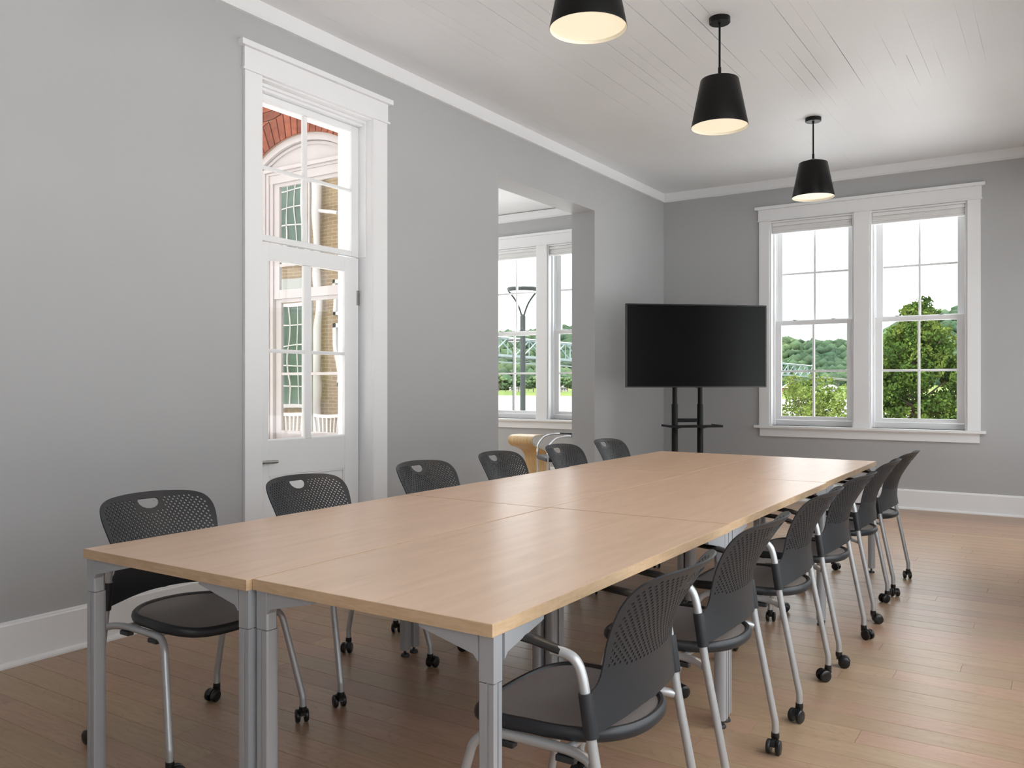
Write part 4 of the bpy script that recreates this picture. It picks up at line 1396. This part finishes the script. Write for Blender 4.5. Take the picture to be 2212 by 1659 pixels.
# mirrored in that window: a tan brick block across the court, downpipe, porch railing
cb = thing('court_building', 'tan brick building with white downpipe mirrored in the arched window', 'building')
box('brick_facade', -18, -7.2, -3.0, -2.5, -1.6, 9.0, M['tan_brick'], cb)
GR = plain('greenish_curtain_glass', (0.055, 0.085, 0.065), 0.15, var=0.35, vscale=1.5)
def court_window(x0, x1, z0, z1, nx, nz, gm=None, fm=None):
    fm = fm or M['brick_trim']
    f = MB(); t_ = 0.07
    f.box(x0, x0 + t_, -2.5, -2.42, z0, z1).box(x1 - t_, x1, -2.5, -2.42, z0, z1).box(x0, x1, -2.5, -2.42, z0, z0 + t_).box(x0, x1, -2.5, -2.42, z1 - t_, z1)
    W_ = f.build('window_frame', fm, cb)
    box('window_pane', x0 + t_, x1 - t_, -2.49, -2.47, z0 + t_, z1 - t_, gm or GR, W_)
    for i in range(1, nx): 
        xx = x0 + (x1 - x0) * i / nx
        box('muntin', xx - 0.012, xx + 0.012, -2.47, -2.45, z0 + t_, z1 - t_, fm, W_)
    for i in range(1, nz):
        zz = z0 + (z1 - z0) * i / nz
        box('muntin', x0 + t_, x1 - t_, -2.47, -2.45, zz - 0.012, zz + 0.012, fm, W_)
court_window(-14.2, -13.02, 0.75, 2.95, 4, 5)
court_window(-14.2, -13.02, 3.75, 6.1, 4, 6)
court_window(-11.0, -9.6, 0.8, 3.0, 3, 4)
court_window(-11.0, -9.6, 3.8, 6.2, 3, 4)
SKG = plain('pale_sky_glass', (0.42, 0.50, 0.50), 0.05, var=0.15, vscale=1.0)  # bright sky in the panes painted as a pale base colour
court_window(-12.22, -11.5, 1.25, 2.45, 2, 2, SKG)
court_window(-12.22, -11.5, 2.6, 3.35, 2, 1, SKG)
box('stone_band', -14.4, -12.95, -2.5, -2.42, 3.15, 3.45, M['house_wall'], cb)
MB().tube([(-12.62, -2.36, 9.0), (-12.62, -2.36, 1.3), (-12.70, -2.36, 0.9), (-12.70, -2.36, -1.6)], 0.085, 16).build('downpipe', M['brick_trim'], cb, smooth=True)
MB().tube([(-12.62, -2.36, 4.75), (-12.05, -2.36, 4.62)], 0.035, 10).build('pipe_branch', M['brick_trim'], cb, smooth=True)
rl = thing('porch_railing', 'white porch railing mirrored low in the arched window', 'railing')
box('top_rail', -15, -11, -1.86, -1.78, 0.62, 0.68, F, rl)
box('bottom_rail', -15, -11, -1.85, -1.79, 0.0, 0.04, F, rl)
for i in range(36):
    xx = -15 + i * 0.112
    box('baluster', xx, xx + 0.035, -1.84, -1.80, 0.04, 0.62, F, rl)

# ================================================================== landscape
fwv = Vector((-math.sin(YAW), math.cos(YAW)))
rtv = Vector((math.cos(YAW), math.sin(YAW)))
def at(side, dist):
    """metres to the side of and along the view axis, on plan"""
    p = fwv * dist + rtv * side
    return (p.x, p.y)
def az_pt(az, r):
    return (-math.sin(az) * r, math.cos(az) * r)
GZ = -1.6
WZ = -6.75
# near ground, pale paving added to bounce light indoors: polar sheet with bank down to the river
na, nr = 90, 10
rad = [0.0, 20, 45, 70, 90, 100, 108, 116, 124, 140]
hz = [GZ, GZ, GZ - 0.1, GZ - 0.3, GZ - 0.6, GZ - 1.2, GZ - 2.6, GZ - 4.2, WZ - 0.3, WZ - 1.5]
V = []; Fq = []
for i in range(na + 1):
    a = -pi * 0.62 + 2 * pi * 0.62 * i / na
    for r_, z_ in zip(rad, hz):
        V.append((-math.sin(a) * r_, math.cos(a) * r_, z_))
for i in range(na):
    for j in range(nr - 1):
        a = i * nr + j
        Fq.append((a, a + nr, a + nr + 1, a + 1))
g = npmesh('ground', V, Fq, M['bounce_ground'], smooth=True); g['kind'] = 'structure'
g2 = box('ground', -400, 400, -400, 2.0, GZ - 0.6, GZ - 0.02, M['bounce_ground']); g2['kind'] = 'structure'  # same added pale bounce surface, out of view
rv = npmesh('river', [(-2500, 60, WZ), (2500, 60, WZ), (2500, 1500, WZ), (-2500, 1500, WZ)], [(0, 1, 2, 3)], M['water'])
tag(rv, 'wide pale river beyond the lawn shrubs outside the windows', 'river', kind='stuff')

o = box('ground', XR + 0.3, 6.2, -3.0, 11.0, GZ - 0.1, GZ + 0.04, M['bark']); o['kind'] = 'structure'  # unseen dark strip, added to cut ground bounce onto the ceiling

# far shore and hills
def shore_r(az):      # az in radians, left of +y
    d = math.degrees(az)
    return float(np.interp(d, [-60, 0, 15, 22, 34, 60, 90], [420, 430, 470, 500, 600, 640, 700]))
def ridge_h(az):
    u = [1000, 1080, 1165, 1235, 1320, 1450, 1560, 1692, 1742, 1790, 1835, 1911, 1935, 2000, 2072, 2212]
    v = [716, 722, 716, 703, 700, 712, 722, 729, 740, 738, 734, 718, 704, 690, 668, 650]
    d = YAW - az
    if d < -0.08: return 62.0 + 8 * math.sin(az * 9)
    if d > 0.53: return 100.0 + 6 * math.sin(az * 11)
    uu = 1106 + 1815 * math.tan(d)
    vv = float(np.interp(uu, u, v))
    return CAMZ + (829.5 - vv) / 1815.0 * ridge_r(az) * math.cos(d)
def ridge_r(az):
    return max(shore_r(az) + 430, 1010)
def hill_start(az):
    return max(shore_r(az) + 110, float(np.interp(math.degrees(az), [8, 14, 25, 33], [830, 830, 800, 700])))
def land_z(az, r):
    s = shore_r(az); R_ = ridge_r(az)
    if r < s: return WZ - 2
    if r < s + 12: return WZ + (r - s) * 0.18
    base = WZ + 2.2 + (r - s - 12) * 0.006
    hs = hill_start(az)
    if r > hs:
        t_ = min((r - hs) / (R_ - hs), 1.0)
        tt = t_ * t_ * (3 - 2 * t_)
        tt = 0.55 * tt + 0.45 * t_
        gul = 1 + 0.10 * math.sin(az * 38 + r * 0.004) * t_ * (1 - t_) * 4 + 0.08 * math.sin(az * 90) * t_ * (1 - t_) * 4
        base = base + (ridge_h(az) - 7 - base) * tt * gul
    if r > R_: base -= (r - R_) * 0.15
    return base
V = []; Fq = []
AZ = np.radians(np.linspace(-60, 95, 156))
OFF = [-8, 0, 12, 60, 110, 150, 190, 230, 270, 310, 350, 400, 440, 480, 530, 600, 680]
for a in AZ:
    s = shore_r(a)
    for of in OFF:
        r_ = s + of
        V.append((-math.sin(a) * r_, math.cos(a) * r_, land_z(a, r_)))
k = len(OFF)
for i in range(len(AZ) - 1):
    for j in range(k - 1):
        q = i * k + j
        Fq.append((q, q + 1, q + k + 1, q + k))
hill = npmesh('hillside_ground', V, Fq, M['grass'], smooth=True)
tag(hill, kind='structure')
hill.name = 'ground_far'

def ico():
    bm = bmesh.new(); bmesh.ops.create_icosphere(bm, subdivisions=1, radius=1.0)
    v = np.array([tuple(q.co) for q in bm.verts]); f = np.array([[q.index for q in p.verts] for p in bm.faces]); bm.free(); return v, f
IV, IF = ico()
def blobs(name, pos, rad_, mat, parent=None, squash=0.85, rough=0.22):
    pos = np.asarray(pos); rad_ = np.asarray(rad_)
    n = len(pos)
    vv = IV[None] * (1 + rough * rng.normal(size=(n, len(IV), 1))) * rad_[:, None, None]
    vv[..., 2] *= squash
    vv = vv + pos[:, None, :]
    ff = IF[None] + (np.arange(n) * len(IV))[:, None, None]
    return npmesh(name, vv.reshape(-1, 3), ff.reshape(-1, 3), mat, parent, smooth=False)
pos = []; rr_ = []
n_crowns = 44000
while len(pos) < n_crowns:
    dense = rng.random() < 0.86
    azd = rng.uniform(3, 36.5) if dense else rng.uniform(-40, 70)
    a = math.radians(azd)
    s = shore_r(a)
    h0 = hill_start(a)
    r_ = h0 + (ridge_r(a) + 12 - h0) * rng.random() ** 0.85
    R0 = rng.uniform(1.7, 3.9) if dense else rng.uniform(5, 8)
    pos.append((-math.sin(a) * r_, math.cos(a) * r_, land_z(a, r_) + R0 * 0.6)); rr_.append(R0)
fo = blobs('hill_forest', pos, rr_, M['forest'])
tag(fo, 'dense green forest covering the hills across the river', 'forest', kind='stuff')

# leafy plants: leaf cards in clumps around a trunk
def leaves(centers, radii, n_per, size, rs=None):
    """returns verts, faces of small folded leaf quads"""
    rs = rs or rng
    V = []; 
    centers = np.asarray(centers); radii = np.asarray(radii)
    tot = []
    for c, r_ in zip(centers, radii):
        n = int(n_per * (r_ / np.mean(radii)) ** 2) + 3
        d = rs.normal(size=(n, 3)); d /= np.linalg.norm(d, axis=1)[:, None]
        tot.append(c + d * (r_ * (0.55 + 0.5 * rs.random((n, 1)))))
    P = np.concatenate(tot)
    n = len(P)
    u = rs.normal(size=(n, 3)); u /= np.linalg.norm(u, axis=1)[:, None]
    w_ = rs.normal(size=(n, 3)); w_[:, 2] *= 0.4
    v = np.cross(u, w_); v /= np.linalg.norm(v, axis=1)[:, None]
    sz = size * (0.7 + 0.6 * rs.random((n, 1)))
    nrm = np.cross(u, v)
    a = P - u * sz; b = P + v * sz * 0.55 + nrm * sz * 0.15; c = P + u * sz; d = P - v * sz * 0.55 + nrm * sz * 0.15
    V = np.stack([a, b, c, d], 1).reshape(-1, 3)
    i = np.arange(n) * 4
    F_ = np.concatenate([np.stack([i, i + 1, i + 2], 1), np.stack([i, i + 2, i + 3], 1)])
    return V, F_

def plant(name, label, cat, xy, base, parts, n_per, size, mat, trunk_h, trunk_r, group=None):
    t_ = thing(name, label, cat, (xy[0], xy[1], base), 0, group)
    cs = [p[:3] for p in parts]; rs_ = [p[3] for p in parts]
    v, f = leaves(cs, rs_, n_per, size)
    npmesh('foliage', v, f, mat, t_)['kind'] = 'stuff'
    m = MB()
    m.tube([(0, 0, 0), (0.02, 0.01, trunk_h * 0.5), (0, 0, trunk_h)], [trunk_r, trunk_r * 0.75, trunk_r * 0.3], 8)
    rr = random.Random(3)
    for c in cs[::3]:
        m.tube([(0, 0, min(trunk_h * 0.9, c[2] * rr.uniform(0.5, 0.8))), tuple(c)], [trunk_r * 0.35, trunk_r * 0.1], 5)
    m.build('trunk', M['bark'], t_)
    return t_

# big conical tree by the right sash
rr = random.Random(21)
parts = []
H = 6.05
for i in range(250):
    h = rr.random() ** 1.15
    z_ = 0.55 + h * (H - 0.85)
    prof_ = float(np.interp(h, [0, 0.15, 0.35, 0.6, 0.75, 0.88, 1.0], [1.45, 1.75, 1.85, 1.40, 1.12, 0.68, 0.12]))
    a = rr.uniform(0, 2 * pi)
    q = rr.uniform(0.55, 1.0) * prof_
    parts.append((q * math.cos(a), q * math.sin(a), z_, rr.uniform(0.22, 0.42) * (0.75 if h > 0.8 else 1)))
plant('conical_tree', 'tall conical green tree outside the right-hand sash of the back window', 'tree', at(14.55, 30), GZ, parts, 140, 0.072, M['leaf_tree'], 5.2, 0.12)
# lime shrub by the left sash
parts = []
for i in range(120):
    a = rr.uniform(0, 2 * pi); q = rr.random() ** 0.5 * 1.1
    zz = rr.uniform(0.35, 1.0) * (3.05 - 0.75 * (q / 1.1) ** 2)
    parts.append((q * math.cos(a), q * math.sin(a), zz, rr.uniform(0.14, 0.28)))
plant('lime_shrub', 'loose lime-green shrub low outside the sash nearest the television', 'shrub', at(7.15, 20), GZ, parts, 85, 0.04, M['leaf_bush'], 1.4, 0.05)
# low hedge plants outside the side-room window
hed = [(-0.62, 20.5, 2.05, 0.42), (0.62, 21.2, 1.62, 0.42), (1.75, 20.5, 1.72, 0.42), (2.95, 21, 1.68, 0.42), (-2.0, 21, 1.7, 0.42), (0.40, 23.6, 1.62, 0.42)]
hl = ['yellow-green shrub left of the park lamp base, tallest under the side-room window', 'low yellow-green shrub directly in front of the park lamp post', 'low yellow-green shrub right of the park lamp behind the mullion', 'low yellow-green shrub seen past the far jamb of the wall opening', 'yellow-green shrub hidden behind the near edge of the wall opening', 'small yellow-green shrub just behind the park lamp shrub']
for (s_, d_, hh, rad0), lab in zip(hed, hl):
    parts = []
    for i in range(46):
        a = rr.uniform(0, 2 * pi); q = rr.random() ** 0.5 * rad0
        zz = rr.uniform(0.2, 1.0) * (hh - 0.35 * (q / rad0) ** 2)
        parts.append((q * math.cos(a), q * math.sin(a), zz, rr.uniform(0.14, 0.24)))
    plant('garden_shrub', lab, 'shrub', at(s_, d_), GZ, parts, 75, 0.04, M['leaf_bush'], hh * 0.6, 0.04, 'yellow-green shrubs along the river walk')
# far bank trees, each its own
fb = []
BL = ['bank tree at the near edge of the wall opening, below the bridge', 'bank tree just left of the distant thin lamp post', 'bank tree behind the distant thin lamp post',
      'bank tree directly left of the near lamp pole, across the river', 'bank tree just right of the near lamp pole, across the river', 'bank tree right of the lamp pole at the glass edge beside the mullion',
      'bank tree hidden behind the left edge of the side-room mullion', 'bank tree hidden behind the right edge of the side-room mullion', 'bank tree by the white gabled house, on its left',
      'bank tree left above the white gabled house roof', 'bank tree right of the white gabled house', 'bank tree at the far jamb of the wall opening',
      'leftmost low bank bush beyond the lime shrub in the back window', 'low bank bush in front of the red-brown shed', 'low bank bush left of the muntin in the back window, under the truss',
      'low bank bush right of the muntin under the end of the truss', 'low bank bush in front of the white building under the approach road', 'low bank bush right of the white building by the approach road',
      'rightmost low bank bush by the sash edge in the back window', 'low bank bush hidden behind the television edge']
ux = [1078, 1092, 1104, 1120, 1141, 1152, 1168, 1182, 1198, 1212, 1226, 1240, 1700, 1716, 1745, 1768, 1790, 1812, 1830, 1660]
for i, u_ in enumerate(ux):
    d = math.atan((u_ - 1106) / 1815); az = YAW - d
    s = shore_r(az)
    r_ = s + (24 if i % 2 else 52) + rr.uniform(-3, 3) if i < 12 else s + rr.uniform(16, 40)
    hgt = rr.uniform(9, 14) if i < 12 else rr.uniform(2.5, 4.5)
    ppos = az_pt(az, r_)
    cpos = []; crad = []
    for k in range(16):
        a = rr.uniform(0, 2 * pi); q = rr.random() ** 0.5 * hgt * 0.2
        cpos.append((q * math.cos(a), q * math.sin(a), hgt * rr.uniform(0.35, 0.9))); crad.append(hgt * rr.uniform(0.10, 0.16))
    nm = 'bank_tree' if i < 12 else 'bank_bush'
    lab = BL[i]
    t_ = thing(nm, lab, 'tree' if i < 12 else 'bush', (ppos[0], ppos[1], land_z(az, r_)), 0, 'trees on the far bank' if i < 12 else 'bushes on the far bank')
    blobs('crown', cpos, crad, M['leaf_far'], t_, 0.95, 0.16)
    m = MB(); m.tube([(0, 0, -0.5), (0, 0, hgt * 0.55)], [hgt * 0.03, hgt * 0.015], 7); m.build('trunk', M['bark'], t_)
    fb.append(t_)

# bridge: truss spans on piers, running away to the right
A = Vector((*at(-52, 323), 15.8)); B = Vector((*at(223.3, 618.5), 6.4))
dirv = (B - A); Lb = dirv.length; dh = dirv.normalized()
sidev = Vector((-dh.y, dh.x, 0)).normalized()
br = thing('truss_bridge', 'pale blue steel truss bridge crossing the river', 'bridge')
HT = 7.6; WB = 5.4
np_ = 40
def member(m, p, q, w_):
    m.tube([tuple(p), tuple(q)], w_, 4, cap=True)
for sname, so in (('near_truss', -0.5), ('far_truss', 0.5)):
    m = MB()
    o0 = sidev * (so * WB)
    for i in range(np_):
        a = A + dirv * (i / np_) + o0; b = A + dirv * ((i + 1) / np_) + o0
        top = Vector((0, 0, HT))
        last = (i == np_ - 1)
        if not last: member(m, a + top, b + top, 0.45)
        if i % 2 == 0:
            member(m, a, b + top if not last else b, 0.34)
        else:
            member(m, a + top, b, 0.34)
        member(m, a, a + top, 0.2 if i % 2 else 0.3)
    tr_ = m.build(sname, M['bridge'], br)
m = MB()
for i in range(np_):
    a = A + dirv * (i / np_) + Vector((0, 0, HT))
    member(m, a - sidev * WB / 2, a + sidev * WB / 2, 0.17)
m.build('top_bracing', M['bridge'], br)
def deck(name, P, Q, w_, z0, z1, mat, par):
    d_ = (Q - P); s_ = Vector((-d_.y, d_.x, 0)).normalized() * w_
    m = MB()
    pts = [P - s_, P + s_, Q + s_, Q - s_]
    for zz in (z0, z1):
        for p_ in pts: m.v.append((p_.x, p_.y, p_.z + zz))
    m.f += [(0, 1, 2, 3), (7, 6, 5, 4), (0, 4, 5, 1), (1, 5, 6, 2), (2, 6, 7, 3), (3, 7, 4, 0)]
    return m.build(name, mat, par)
deck('deck', A, B, 3.0, -0.9, 0.2, M['bridge'], br)
deck('lower_flange', A, B, 2.1, -3.4, -3.0, M['bridge'], br)
m = MB()
for i in range(np_):
    a = A + dirv * (i / np_); b = A + dirv * ((i + 1) / np_)
    dz_ = Vector((0, 0, -0.9)); dl = Vector((0, 0, -3.1))
    for so in (-1.95, 1.95):
        member(m, a + (dz_ if i % 2 else dl) + sidev * so, b + (dl if i % 2 else dz_) + sidev * so, 0.14)
m.build('lower_lattice', M['bridge'], br)
for q in (0.10, 0.42, 0.74, 1.0):
    a = A + dirv * q
    m = MB()
    m.tube([(a.x, a.y, a.z - 3.45), (a.x, a.y, WZ - 3)], [1.2, 1.6], 8)
    m.build('pier', M['concrete'], br)
C2 = Vector((*at(323, 727), 1.9))
B2 = B + (C2 - B) * 0.004
vd = thing('approach_viaduct', 'concrete approach road on piers leaving the bridge to the right', 'bridge')
deck('deck', B2, C2, 3.4, -1.2, -0.1, M['concrete'], vd)
deck('parapet', B2, C2, 3.5, -0.1, 0.5, M['house_wall'], vd)
for q in np.linspace(0.12, 0.95, 6):
    a = B + (C2 - B) * float(q)
    m = MB(); m.tube([(a.x, a.y, a.z - 1.15), (a.x, a.y, WZ)], 0.9, 8); m.build('pier', M['concrete'], vd)
for q in (0.45, 0.55, 0.66):
    a = B + (C2 - B) * q
    m = MB(); m.tube([(a.x, a.y, a.z), (a.x, a.y, a.z + 12)], 0.2, 6)
    m.build('lamp_mast', M['bridge'], vd)

# park lamps
def park_lamp(label, side, dist, zt_, dia):
    x, y = at(side, dist)
    t_ = thing('park_lamp', label, 'street lamp', (x, y, GZ))
    H_ = zt_ - GZ
    m = MB(); m.lathe([(0.0, 0.0), (0.095, 0.0), (0.095, 0.02), (0.090, 0.05), (0.088, H_ - 0.92), (0.06, H_ - 0.86), (0.0, H_ - 0.84)], 0, 0, 20)
    m.build('pole', M['lamp_post'], t_, smooth=True)
    for s in (-1, 1):
        e = Vector((rtv.x, rtv.y, 0)) * s
        pth = smooth_path([tuple(e * 0.03 + Vector((0, 0, H_ - 0.95))), tuple(e * 0.09 + Vector((0, 0, H_ - 0.72))), tuple(e * 0.22 + Vector((0, 0, H_ - 0.42))), tuple(e * (dia / 2 - 0.05) + Vector((0, 0, H_ - 0.06)))], 5)
        MB().tube(pth, 0.030, 8).build('arm', M['lamp_post'], t_, smooth=True)
    R_ = dia / 2
    m = MB(); m.lathe([(R_ * 0.93, H_ - 0.10), (R_, H_), (R_ * 0.97, H_ + 0.035), (R_ * 0.93, H_ + 0.02), (R_ * 0.80, H_ - 0.075), (R_ * 0.93, H_ - 0.10)], 0, 0, 32)
    m.build('rim', M['lamp_post'], t_, smooth=True)
    m = MB(); m.lathe([(0.0, H_ - 0.12), (R_ * 0.86, H_ - 0.09), (R_ * 0.9, H_ + 0.03), (R_ * 0.55, H_ + 0.085), (0.0, H_ + 0.10)], 0, 0, 32)
    m.build('lens', M['lamp_glass'], t_, smooth=True)
    return t_
park_lamp('tall dark park lamp with a saucer head, nearest outside the side-room window', 0.36, 28, 4.42, 1.06)
park_lamp('smaller-looking distant park lamp just left of the near lamp post', 0.13, 61, 4.45, 1.06)

# far houses and parked vehicle
def house(label, u_, off, w_, d_, h_, wall, seed):
    dd = math.atan((u_ - 1106) / 1815); az = YAW - dd
    r_ = shore_r(az) + off
    x, y = az_pt(az, r_)
    t_ = thing('house', label, 'house', (x, y, land_z(az, r_) - 0.2), az + 0.25)
    w_, d_, h_ = w_ * 0.6, d_ * 0.6, h_ * 0.6
    box('walls', -w_ / 2, w_ / 2, -d_ / 2, d_ / 2, 0, h_, wall, t_)
    m = MB(); m.prism([(-w_ / 2 - 0.5, h_), (w_ / 2 + 0.5, h_), (0, h_ + w_ * 0.32)], -d_ / 2 - 0.5, d_ / 2 + 0.5, 'y')
    m.build('roof', M['roof'] if seed else M['house_wall'], t_)
    for k in range(3):
        xx = -w_ / 2 + w_ * (k + 0.5) / 3
        box('window_pane', xx - 0.4, xx + 0.4, -d_ / 2 - 0.06, -d_ / 2, h_ * 0.35, h_ * 0.7, M['dark_glass'], t_)
    box('door_panel', -0.6, 0.6, -d_ / 2 - 0.05, -d_ / 2, 0, 2.1, M['roof'], t_)
house('white gabled house on the far bank past the right jamb of the opening', 1218, 70, 9, 8, 4.5, M['house_wall'], 1)
house('cream house among the trees left of the park lamp', 1112, 78, 13, 8, 4.0, M['house_wall'], 1)
house('long red-brown shed on the far bank under the truss bridge', 1706, 95, 17, 8, 5.0, M['house_red'], 0)
house('white building on the far bank under the approach road', 1795, 100, 15, 8, 4.2, M['house_wall'], 0)
